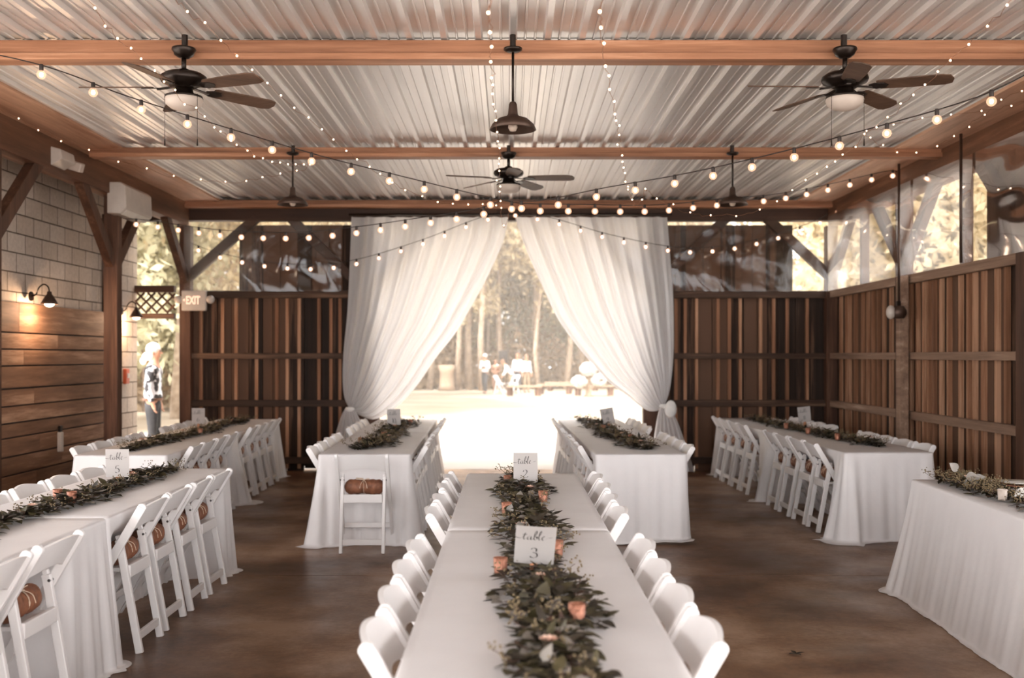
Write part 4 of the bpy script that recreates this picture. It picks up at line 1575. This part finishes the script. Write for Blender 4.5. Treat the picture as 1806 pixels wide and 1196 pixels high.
C = Vector(up(884, 366, 9.0))
bulb_string('globe string light swagging from the upper left to the centre',
            [Vector((-4.32, 6.5, 3.60)), up(32, 122, 6.75), up(227, 187, 7.15), up(404, 242, 7.6), up(560, 288, 8.05), up(697, 322, 8.4), up(813, 350, 8.8), C], 0.325)
bulb_string('globe string light rising from the centre to the upper right',
            [C, up(953, 367, 8.8), up(1067, 345, 8.5), up(1202, 322, 8.1), up(1351, 290, 7.55), up(1522, 247, 7.0), up(1722, 190, 6.4), up(1850, 128, 6.1)], 0.345, 0.2)
bulb_string('globe string light from the centre back to the left post',
            [Vector((-4.25, 11.95, 3.09)), up(258, 398, 11.9), up(388, 416, 11.3), up(516, 421, 10.7), up(625, 412, 10.2), up(750, 395, 9.6), up(846, 380, 9.15), C], 0.325)
bulb_string('globe string light from the centre back to the right post',
            [C, up(930, 372, 9.2), up(1027, 373, 9.6), up(1156, 373, 10.2), up(1271, 362, 10.7), up(1367, 353, 11.1), up(1454, 337, 11.5), up(1562, 312, 11.9), Vector((4.33, 12.0, 3.62))], 0.325)
C2 = up(893, 378, 14.2)
bulb_string('globe string light along the back wall left of the curtain gap',
            [up(335, 436, 14.25), up(382, 453, 14.25), up(467, 470, 14.2), up(556, 475, 14.2), up(637, 464, 14.2), up(745, 431, 14.2), up(830, 398, 14.2), C2], 0.305)
bulb_string('globe string light along the back wall right of the curtain gap',
            [C2, up(975, 393, 14.2), up(1072, 421, 14.2), up(1183, 443, 14.2), up(1265, 443, 14.2), up(1349, 427, 14.2), up(1437, 398, 14.2), up(1480, 372, 14.25)], 0.295)


def fairy(label, pts, spacing=0.10, start=0.04):
    t = thing('fairy_lights', label, 'fairy lights', pts[0], 0, 'copper wire fairy lights')
    base = Vector(pts[0])
    rg = random.Random(len(label))
    c = [q - base + Vector((rg.gauss(0, 0.006), rg.gauss(0, 0.006), rg.gauss(0, 0.008))) for q in catmull(pts, 8)]
    MB().tube(c, 0.0013, 4).build('wire', M['copperwire'], t)
    pl_ = onpath(c, spacing * 1.75, start)[:98]
    for q in pl_:
        o = bpy.data.objects.new('led', led_me)
        COL.objects.link(o)
        o.parent = t
        o.location = q + Vector((0, 0, rg.uniform(-0.01, 0.01)))


fairy('fairy light strand over the left fan from the upper left',
      [P(120, -60, 4.6), P(160, 5, 4.9), P(200, 60, 5.2), P(262, 116, 5.7), P(340, 192, 6.4), P(430, 262, 7.4), P(500, 290, 8.2), P(560, 288, 8.9)], 0.098)
fairy('fairy light strand from the top left down to the centre',
      [P(270, -45, 4.5), P(313, 3, 4.8), P(375, 58, 5.2), P(446, 125, 5.7), P(523, 193, 6.3), P(615, 267, 7.1), P(690, 320, 7.8), P(770, 355, 8.3), P(840, 362, 8.7), P(885, 360, 9.0)], 0.115)
fairy('fairy light strand dipping along the left edge of the roof',
      [P(-60, 160, 8.6), P(5, 195, 8.9), P(97, 241, 9.5), P(199, 281, 9.8), P(300, 310, 9.9), P(400, 321, 9.8), P(480, 310, 9.4), P(560, 288, 8.9)], 0.15)
fairy('fairy light strand hanging straight ahead from overhead',
      [P(858, -50, 3.3), P(862, 8, 3.5), P(866, 60, 3.8), P(867, 133, 4.6), P(871, 185, 5.4), P(877, 240, 6.3), P(880, 300, 7.4), P(882, 355, 8.6), P(889, 402, 9.0), P(899, 372, 9.0)], 0.15)
fairy('fairy light strand hanging right of centre from overhead',
      [P(1062, -50, 3.4), P(1059, 25, 3.7), P(1063, 90, 4.2), P(1079, 172, 5.0), P(1089, 226, 5.8), P(1097, 285, 6.8), P(1110, 340, 8.0), P(1124, 363, 8.3), P(1138, 332, 8.4)], 0.14)
fairy('fairy light strand crossing before the right fan from the upper right',
      [P(1820, -40, 4.4), P(1750, 35, 4.8), P(1680, 104, 5.3), P(1590, 185, 6.2), P(1500, 262, 7.2), P(1425, 315, 8.2), P(1350, 365, 8.8), P(1290, 380, 9.0), P(1225, 378, 8.9), P(1160, 352, 8.6), P(1138, 332, 8.4)], 0.13)
fairy('fairy light strand looping along the right edge of the roof',
      [P(1850, 130, 8.0), P(1775, 173, 8.3), P(1710, 220, 8.7), P(1660, 253, 9.0), P(1610, 272, 9.1), P(1565, 262, 9.0), P(1520, 235, 8.8)], 0.11)
fairy('faint fairy light strand high along the right edge of the roof',
      [P(1520, 235, 8.8), P(1600, 214, 8.6), P(1680, 203, 8.4), P(1760, 190, 8.2), P(1850, 172, 8.0)], 0.13)


# ------------------------------------------------------------------ people
def skinned(name, chains, m, parent, sub=2):
    """chains: list of lists of (x, y, z, r); vertices at the same place are welded, the first is the root"""
    verts, rad, edges, idx = [], [], [], {}
    for ch in chains:
        prev = None
        for (x, y, z, r) in ch:
            k = (round(x, 4), round(y, 4), round(z, 4))
            if k not in idx:
                idx[k] = len(verts)
                verts.append((x, y, z))
                rad.append(r)
            i = idx[k]
            if prev is not None and prev != i:
                edges.append((prev, i))
            prev = i
    me = bpy.data.meshes.new(name)
    me.from_pydata(verts, edges, [])
    o = bpy.data.objects.new('tmp_skin', me)
    COL.objects.link(o)
    md = o.modifiers.new('skin', 'SKIN')
    md.use_smooth_shade = True
    for i, sv in enumerate(me.skin_vertices[0].data):
        rr = rad[i]
        sv.radius = (rr, rr) if not isinstance(rr, tuple) else rr
        sv.use_root = (i == 0)
    s2 = o.modifiers.new('sub', 'SUBSURF')
    s2.levels = sub
    dg = bpy.context.evaluated_depsgraph_get()
    out = bpy.data.meshes.new_from_object(o.evaluated_get(dg))
    bpy.data.objects.remove(o)
    out.name = name
    out.materials.clear()
    out.materials.append(m)
    out.polygons.foreach_set('use_smooth', [True] * len(out.polygons))
    r = bpy.data.objects.new(name, out)
    COL.objects.link(r)
    r.parent = parent
    return r


def person(label, loc, rotz, height, arms, legs, top, bottom, hair, hairlong=False, lean=0.0, vest=None, bun=False, group=None):
    """front is +y; arms / legs: per side dict of elbow, wrist / knee, ankle positions for a 1.75 m body"""
    t = thing('person', label, 'person', loc, rotz, group)
    t.scale = (height / 1.75,) * 3
    ly = lambda z: lean * max(0.0, z - 0.95)
    torso = [(0, 0, 0.95, (0.155, 0.115)), (0, ly(1.10), 1.10, (0.145, 0.105)), (0, ly(1.28), 1.28, (0.165, 0.115)), (0, ly(1.42), 1.42, (0.11, 0.085)),
             (0, ly(1.49), 1.49, (0.055, 0.058)), (0, ly(1.56) + 0.01, 1.56, (0.062, 0.075)), (0, ly(1.63) + 0.012, 1.63, (0.078, 0.095)), (0, ly(1.70), 1.70, (0.068, 0.085))]
    ch = [torso]
    shirt = [[(0, 0, 0.93, (0.186, 0.152)), (0, 0, 1.0, (0.180, 0.142)), (0, ly(1.10), 1.10, (0.16, 0.12)), (0, ly(1.28), 1.28, (0.18, 0.13)), (0, ly(1.42), 1.42, (0.12, 0.095)), (0, ly(1.47), 1.47, (0.07, 0.07))]]
    pants = [[(0, 0, 1.01, (0.168, 0.132)), (0, 0, 0.90, (0.182, 0.148))]]
    for s in (-1, 1):
        sh = (s * 0.17, ly(1.40), 1.40, 0.055)
        el, wr = arms[s]
        e = (s * el[0], el[1] + ly(1.1), el[2], 0.042)
        wq = (s * wr[0], wr[1] + ly(1.0), wr[2], 0.028)
        hd = Vector(wq[:3]) - Vector(e[:3])
        hd.normalize()
        p0 = Vector(wq[:3]) + hd * 0.05
        palm = (p0.x, p0.y, p0.z, (0.036, 0.016))
        ch.append([torso[3], sh, e, wq, palm])
        # five fingers, unequal and slightly bent
        side = hd.cross(Vector((0, 1, 0)))
        if side.length < 0.1:
            side = Vector((1, 0, 0))
        side.normalize()
        nrm = hd.cross(side).normalized()
        for i, ln in enumerate((0.066, 0.074, 0.070, 0.056)):
            b = p0 + hd * 0.022 + side * (i - 1.5) * 0.019
            m1 = b + hd * ln * 0.5
            m2 = b + hd * ln * 0.92 - nrm * 0.018
            ch.append([palm, (b.x, b.y, b.z, 0.009), (m1.x, m1.y, m1.z, 0.0085), (m2.x, m2.y, m2.z, 0.007)])
        th = p0 - side * 0.04 - hd * 0.005
        th2 = th - side * 0.012 + hd * 0.04
        ch.append([palm, (th.x, th.y, th.z, 0.011), (th2.x, th2.y, th2.z, 0.009)])
        cuff = Vector(e[:3]).lerp(Vector(wq[:3]), 0.93 if not vest or vest else 0.9)
        shirt.append([shirt[0][4], (sh[0], sh[1], sh[2], 0.068), (e[0], e[1], e[2], 0.054), (cuff.x, cuff.y, cuff.z, 0.038)])
        kn, an = legs[s]
        hip = (s * 0.085, 0.0, 0.90, 0.085)
        k_ = (s * kn[0], kn[1], kn[2], 0.057)
        a_ = (s * an[0], an[1], an[2], 0.038)
        ft = (s * an[0], an[1] + 0.09, an[2] - 0.05, 0.036)
        ch.append([torso[0], hip, k_, a_, ft])
        pants.append([pants[0][1], (hip[0], hip[1], hip[2] - 0.02, 0.110), (k_[0], k_[1], k_[2], 0.074), (a_[0], a_[1], a_[2] + 0.01, 0.058)])
        skinned('shoe', [[(a_[0], a_[1] - 0.03, an[2] - 0.045, 0.036), (a_[0], a_[1] + 0.06, an[2] - 0.052, 0.04), (a_[0], a_[1] + 0.16, an[2] - 0.058, 0.03)]], M['shoe'], t, 1)
    # nose and ears grow out of the head
    hy = ly(1.62) + 0.012
    ch.append([torso[6], (0, hy + 0.085, 1.625, 0.014), (0, hy + 0.115, 1.605, 0.012)])
    body = skinned('body', ch, M['skin'], t)
    for s in (-1, 1):
        MB().ball((s * 0.030, hy + 0.083, 1.645), 0.011, 8, 6).build('eye', M['eye'], t, smooth=True)
        MB().ball((s * 0.080, hy - 0.005, 1.62), 0.022, 8, 6, (0.4, 0.8, 1.3)).build('ear', M['skin'], t, smooth=True)
    MB().ball((0, hy + 0.078, 1.565), 0.02, 8, 6, (1.2, 0.5, 0.35)).build('mouth', M['orange'], t, smooth=True)
    skinned('shirt', shirt, M[top], t)
    skinned('trousers', pants, M[bottom], t)
    b_ = MB().lathe([(0.146, -0.018), (0.152, 0.0), (0.146, 0.018)], (0, 0, 0.0), 24).build('belt', M['brownbelt'], t, smooth=True, loc=(0, 0, 0.945))
    b_.scale = (1.2, 0.96, 1)
    if vest:
        skinned('vest', [[(0, 0, 1.0, (0.176, 0.136)), (0, ly(1.15), 1.15, (0.17, 0.13)), (0, ly(1.33), 1.33, (0.175, 0.132))]], M[vest], t)
    hb = MB().ball((0, hy - 0.022, 1.675), 0.098, 18, 12, (0.92, 1.05, 0.98))
    if hairlong:
        hb.ball((0, hy - 0.05, 1.60), 0.09, 14, 10, (0.95, 0.8, 1.15))
    if bun:
        hb.ball((0, hy - 0.12, 1.56), 0.06, 12, 8, (0.9, 1.0, 1.1))
        hb.ball((0, hy - 0.16, 1.50), 0.05, 12, 8, (0.9, 1.0, 1.1))
    hb.build('hair', M[hair], t, smooth=True)
    return t


REST = {-1: ((0.235, -0.03, 1.12), (0.235, 0.05, 0.88)), 1: ((0.235, -0.03, 1.12), (0.235, 0.05, 0.88))}
HOLD = {-1: ((0.22, 0.02, 1.14), (0.12, 0.24, 1.12)), 1: ((0.22, 0.02, 1.14), (0.10, 0.24, 1.10))}
STAND = {-1: ((0.10, 0.02, 0.50), (0.10, 0.0, 0.09)), 1: ((0.10, 0.02, 0.50), (0.10, 0.0, 0.09))}
STEP = {-1: ((0.09, 0.14, 0.52), (0.09, 0.10, 0.09)), 1: ((0.10, -0.02, 0.50), (0.10, -0.14, 0.11))}
GZ = -0.03
person('person in black and white patterned shirt outside the side door', (-5.20, 15.75, -0.012), -PI / 2 + 0.1, 1.76, REST, STAND, 'floral', 'jeans', 'whitehair', True, 0.02, None, True)
far = 46.0


def fx(px, Y=46.0):
    return (px - VX) * Y / FPX


person('person in white shirt and grey vest walking on the lawn', (fx(856), 45.5, GZ), PI * 0.85, 1.68, HOLD, STEP, 'whiteshirt', 'greytrouser', 'whitehair', False, 0.02, 'vest', False, 'guests on the lawn')
person('person in rust clothing behind the walking guest', (fx(874, 47.5), 47.5, GZ), PI, 1.42, HOLD, STAND, 'rust', 'rust', 'brownhair', True, 0, None, False, 'guests on the lawn')
person('person in white shirt and grey trousers on the lawn', (fx(913, 47), 47.0, GZ), PI * 0.9, 1.72, REST, STAND, 'whiteshirt', 'greytrouser', 'brownhair', False, 0.02, None, False, 'guests on the lawn')
person('person in white shirt and khaki trousers on the lawn', (fx(928, 47.2), 47.2, GZ), PI * 1.15, 1.66, REST, STAND, 'whiteshirt', 'khaki', 'brownhair', False, 0.02, None, False, 'guests on the lawn')
BEND = {-1: ((0.2, 0.22, 1.10), (0.14, 0.42, 0.90)), 1: ((0.2, 0.22, 1.10), (0.14, 0.42, 0.90))}
person('person in white shirt bending forward over a chair', (fx(902, 46.4), 46.4, GZ), PI * 0.55, 1.45, BEND, STAND, 'whiteshirt', 'khaki', 'brownhair', False, 0.7, None, False, 'guests on the lawn')

# ------------------------------------------------------------------ things on the lawn
lc = dup(CH0, (fx(903, 45.6), 45.6, GZ), PI * 0.7, 'white folding chair on the lawn by the guests', 'chairs on the lawn')
lc = dup(CH0, (fx(884, 45.2), 45.2, GZ), PI * 1.4, 'white folding chair turned sideways on the lawn', 'chairs on the lawn')


def bench(px0, px1, Y, z, label):
    x0, x1 = fx(px0, Y), fx(px1, Y)
    t = thing('log_bench', label, 'bench', ((x0 + x1) / 2, Y, GZ), 0.05, 'split log benches')
    L = x1 - x0
    MB().bb(-L / 2, L / 2, -0.16, 0.16, z - 0.08, z).build('seat', M['stone'], t, bevel=0.01)
    for k in (-0.4, 0.4):
        MB().tube([(L * k, 0, 0), (L * k, 0, z - 0.08)], 0.13, 12).build('leg', M['timber'], t)
    return t


bench(893, 955, 43.0, 0.42, 'low plank bench on the lawn, nearest row left')
bench(948, 1010, 45.0, 0.42, 'low plank bench on the lawn, second row')
bench(1012, 1084, 43.5, 0.42, 'low plank bench on the lawn by the white flowers')
bench(960, 1060, 49.0, 0.42, 'low plank bench on the lawn, far row')
for k, (px, pz, rr, lb) in enumerate([(1038, 1.05, 0.30, 'round white flower cluster on top of the stand'), (1022, 0.55, 0.27, 'round white flower cluster left of the stand'), (1056, 0.62, 0.27, 'round white flower cluster right of the stand')]):
    b = MB()
    rn = random.Random(k)
    for i in range(90):
        a, c_ = rn.uniform(0, 6.28), rn.uniform(-1, 1)
        q = math.sqrt(1 - c_ * c_)
        b.ball((rr * q * math.cos(a), rr * q * math.sin(a) * 0.8, c_ * rr * 0.75), 0.07, 6, 4)
    tag(b.build('flower_cluster', M['whiteflower'], smooth=True, loc=(fx(px, 42.5), 42.5, pz)), lb, 'flowers', 'white flowers on the lawn')
fs_ = thing('flower_stand', 'pale stand under the white flowers on the lawn', 'stand', (fx(1038, 42.6), 42.6, GZ))
MB().lathe([(0.0, 0), (0.2, 0), (0.12, 0.08), (0.08, 0.5), (0.14, 0.88), (0, 0.88)], n=16).build('pedestal', M['stone'], fs_, smooth=True)
MB().bb(-0.5, 0.5, -0.05, 0.05, 0.32, 0.40).build('crossbar', M['stone'], fs_)
spk = thing('loudspeaker', 'black loudspeaker on a pole behind the guests', 'loudspeaker', (fx(888, 50), 50.0, GZ))
MB().bb(-0.22, 0.22, -0.2, 0.2, 1.25, 1.85).build('cabinet', M['cable'], spk, bevel=0.02)
MB().tube([(0, 0, 0.0), (0, 0, 1.25)], 0.03, 8).build('pole', M['black'], spk)
MB().lathe([(0.14, 0), (0.13, -0.01), (0.03, 0.03)], n=16).build('woofer', M['black'], spk).matrix_local = Matrix.Translation((0, -0.205, 1.5)) @ Matrix.Rotation(PI / 2, 4, 'X')
stp = MB().lathe([(0.0, 0), (0.42, 0), (0.34, 0.25), (0.32, 0.8), (0.42, 1.15), (0.30, 1.18), (0, 1.15)], n=14).build('tree_stump', M['stone'], smooth=True, loc=(fx(788, 50), 50, GZ))
tag(stp, 'pale cut tree stump at the edge of the woods', 'stump')
fn_ = thing('rail_fence', 'pale wooden rail fence beyond the side door', 'fence', (-11.5, 34, GZ))
for k in range(5):
    MB().bb(k * 1.6 - 3.3, k * 1.6 - 3.15, -0.07, 0.07, 0, 1.15).build('post', M['stone'], fn_)
for z in (0.35, 0.7, 1.0):
    MB().bb(-3.3, 3.3, -0.1, -0.06, z, z + 0.12).build('rail', M['stone'], fn_)

# ------------------------------------------------------------------ trees
def make_tree(kind, seed, H, tr, leafm, trunkm, crown0, rad, nleaf, lean=0.0):
    rg = random.Random(seed)
    t = thing('tree', None, 'tree')
    pts = [(lean * (z / H) ** 2 * 1.2 + 0.12 * math.sin(z * 0.9 + seed), 0.1 * math.sin(z * 0.7 + seed * 2), z) for z in [H * i / 8 for i in range(9)]]
    tm = MB().tube(pts, [tr * (1 - 0.8 * i / 8) for i in range(9)], 9)
    tips = []
    for k in range(22):
        z = crown0 + (H - crown0) * rg.random() ** 0.9
        f = z / H * 8
        i = min(7, int(f))
        b = Vector(pts[i]).lerp(Vector(pts[i + 1]), f - i)
        a = rg.uniform(0, 6.28)
        ln = rad * rg.uniform(0.5, 1.0) * (1 - 0.5 * max(0, (z - crown0) / (H - crown0)))
        e = b + Vector((math.cos(a) * ln, math.sin(a) * ln, ln * rg.uniform(-0.1, 0.5)))
        m_ = b.lerp(e, 0.5) + Vector((0, 0, 0.15 * ln))
        tm.tube([b, m_, e], [0.06, 0.04, 0.015], 5)
        tips += [(e, 1.0), (m_, 0.8), (b.lerp(e, 0.75), 0.9)]
    tm.build('trunk', M[trunkm], t, smooth=True)
    lm = MB()
    vs, fs = [], []
    for k in range(nleaf):
        c, s_ = rg.choice(tips)
        p = c + Vector([rg.gauss(0, rad * 0.22) for _ in range(3)])
        p.z = max(p.z, 0.5)
        q = Euler((rg.uniform(0, 6.28), rg.uniform(0, 6.28), 0)).to_matrix()
        a_ = rg.uniform(0.08, 0.18)
        n = len(vs)
        vs += [p + q @ Vector((-a_, 0, 0)), p + q @ Vector((0, -a_ * 0.55, 0.02)), p + q @ Vector((a_, 0, 0)), p + q @ Vector((0, a_ * 0.55, 0.02))]
        fs.append((n, n + 1, n + 2, n + 3))
    lm.add(vs, fs).build('foliage', M[leafm], t)
    return t


protos = [
    (make_tree('pine', 1, 17, 0.17, 'fol_olive', 'trunk2', 5.0, 3.4, 14000), 'tall straight tree with pale trunk and olive crown'),
    (make_tree('leafy', 2, 13, 0.13, 'fol_pale', 'trunk', 2.2, 3.2, 15000), 'leafy pale yellow green tree'),
    (make_tree('slim', 3, 15, 0.10, 'fol_olive', 'trunk2', 3.6, 2.8, 12000, 1.2), 'slim leaning tree with light bark'),
    (make_tree('bare', 5, 18, 0.15, 'fol_pale', 'trunk2', 6.2, 3.0, 12000, 0.4), 'tall pale tree with bare trunk'),
    (make_tree('bushy', 4, 9, 0.14, 'fol_green', 'trunk', 1.0, 2.6, 14000), 'short bushy green tree'),
]
used = [False] * 5
trng = random.Random(77)
spots = []
for px_, yy_ in ((809, 50.5), (829, 51.5), (851, 50.0), (882, 52.0), (1003, 51.0), (1026, 52.5), (760, 51.5)):
    spots.append((fx(px_, yy_), yy_, 3, 'at the edge of the lawn'))
spots.append((fx(948, 50.0), 50.0, 2, 'at the edge of the lawn'))
# behind the lawn, seen between the curtains, in three rows
for row_, (yy, step) in enumerate([(53, 2.3), (57, 2.5), (63, 2.9), (70, 3.2)]):
    x = -12 + row_ * 1.1
    while x < 10:
        spots.append((x + trng.uniform(-0.7, 0.7), yy + trng.uniform(-1.5, 1.5), trng.choice([0, 1, 0, 2]) if row_ == 0 else trng.choice([1, 0, 1, 4]), 'behind the lawn'))
        x += step
# seen through the side door and the openings at the back left
for (x, y) in [(-10.5, 24), (-8.2, 27), (-13.5, 30), (-9.6, 37), (-12.5, 36), (-14.5, 42), (-17, 47), (-11.5, 45), (-7.6, 33), (-16, 39), (-14.5, 33), (-18.5, 52), (-21, 55), (-16.5, 55), (-19, 44), (-23, 60), (-13, 50), (-12, 33), (-10.2, 30)]:
    spots.append((x, y, trng.choice([1, 4, 1, 0]), 'left of the lawn'))
# outside the right wall
for (x, y) in [(9.5, 18), (11.5, 22), (9.0, 24), (13, 27), (10.8, 29), (15, 31), (12.6, 35), (17, 37), (14.8, 42), (19.5, 43), (11.0, 39), (16.5, 25), (8.6, 31), (14, 20), (18, 31)]:
    spots.append((x, y, trng.choice([1, 4, 1, 2]), 'outside the right wall'))
NUMW = ORD + ['eleventh', 'twelfth', 'thirteenth', 'fourteenth', 'fifteenth', 'sixteenth', 'seventeenth', 'eighteenth', 'nineteenth', 'twentieth']
spots.sort()
cnt = {}
for i, (x, y, k, where) in enumerate(spots):
    p_, lb = protos[k]
    n_ = cnt.get((k, where), 0)
    cnt[(k, where)] = n_ + 1
    lab = '%s %s, %s from left' % (lb, where, NUMW[n_])
    s_ = trng.uniform(0.85, 1.15)
    if not used[k]:
        used[k] = True
        o = p_
        o.location = (x, y, GZ)
        o.rotation_euler = (0, 0, trng.uniform(0, 6.28))
        o['label'] = lab
    else:
        o = dup(p_, (x, y, GZ), trng.uniform(0, 6.28), lab)
    o.scale = (s_, s_, s_)
    o['group'] = 'trees ' + where
# low undergrowth at the wood edge
for k, (xa_, xb_, ya_, yb_, nn, lb) in enumerate([(-16, 16, 52, 56, 22000, 'low scrub along the wood edge behind the lawn'), (-22, -6.5, 30, 50, 22000, 'low scrub left of the lawn'), (8, 20, 20, 44, 9000, 'low scrub outside the right wall')]):
    vs, fs = [], []
    for i in range(nn):
        x = trng.uniform(xa_, xb_)
        p = Vector((x, trng.uniform(ya_, yb_), abs(trng.gauss(0, 1)) * (1.1 + 0.4 * math.sin(x * 1.3)) + 0.05))
        q = Euler((trng.uniform(0, 6.28), trng.uniform(0, 6.28), 0)).to_matrix()
        a_ = trng.uniform(0.08, 0.2)
        n = len(vs)
        vs += [p + q @ Vector((-a_, 0, 0)), p + q @ Vector((0, -a_ * 0.5, 0)), p + q @ Vector((a_, 0, 0)), p + q @ Vector((0, a_ * 0.5, 0))]
        fs.append((n, n + 1, n + 2, n + 3))
    tag(MB().add(vs, fs).build('undergrowth', M['fol_under']), lb, 'undergrowth', None, 'stuff')

# a curled dry leaf on the slab
dl = MB()
for a_ in (0.2, 1.9, 3.6, 5.0):
    leaf(dl, Vector((0, 0, 0.004)), Vector((math.cos(a_), math.sin(a_), 0.25)), Vector((0, 0, 1)), 0.05, 0.025, 0.1, 4)
tag(dl.build('dry_leaf', M['leaf_dark'], smooth=True, loc=(1.51, 5.66, 0.0)), 'small curled dry leaf lying on the brown floor', 'leaf')

# thin sunlit haze over the lawn and the woods
hz = bpy.data.materials.new('outdoor_haze')
hz.use_nodes = True
hn = hz.node_tree
hn.nodes.remove(hn.nodes['Principled BSDF'])
vs_ = hn.nodes.new('ShaderNodeVolumeScatter')
vs_.inputs['Color'].default_value = (1.0, 0.96, 0.90, 1)
vs_.inputs['Density'].default_value = 0.0055
vs_.inputs['Anisotropy'].default_value = 0.2
hn.links.new(vs_.outputs[0], hn.nodes['Material Output'].inputs['Volume'])
tag(MB().bb(-60, 60, 23, 95, -0.02, 22).build('haze', hz), 'thin pale sunlit haze over the lawn and woods', 'haze', None, 'stuff')
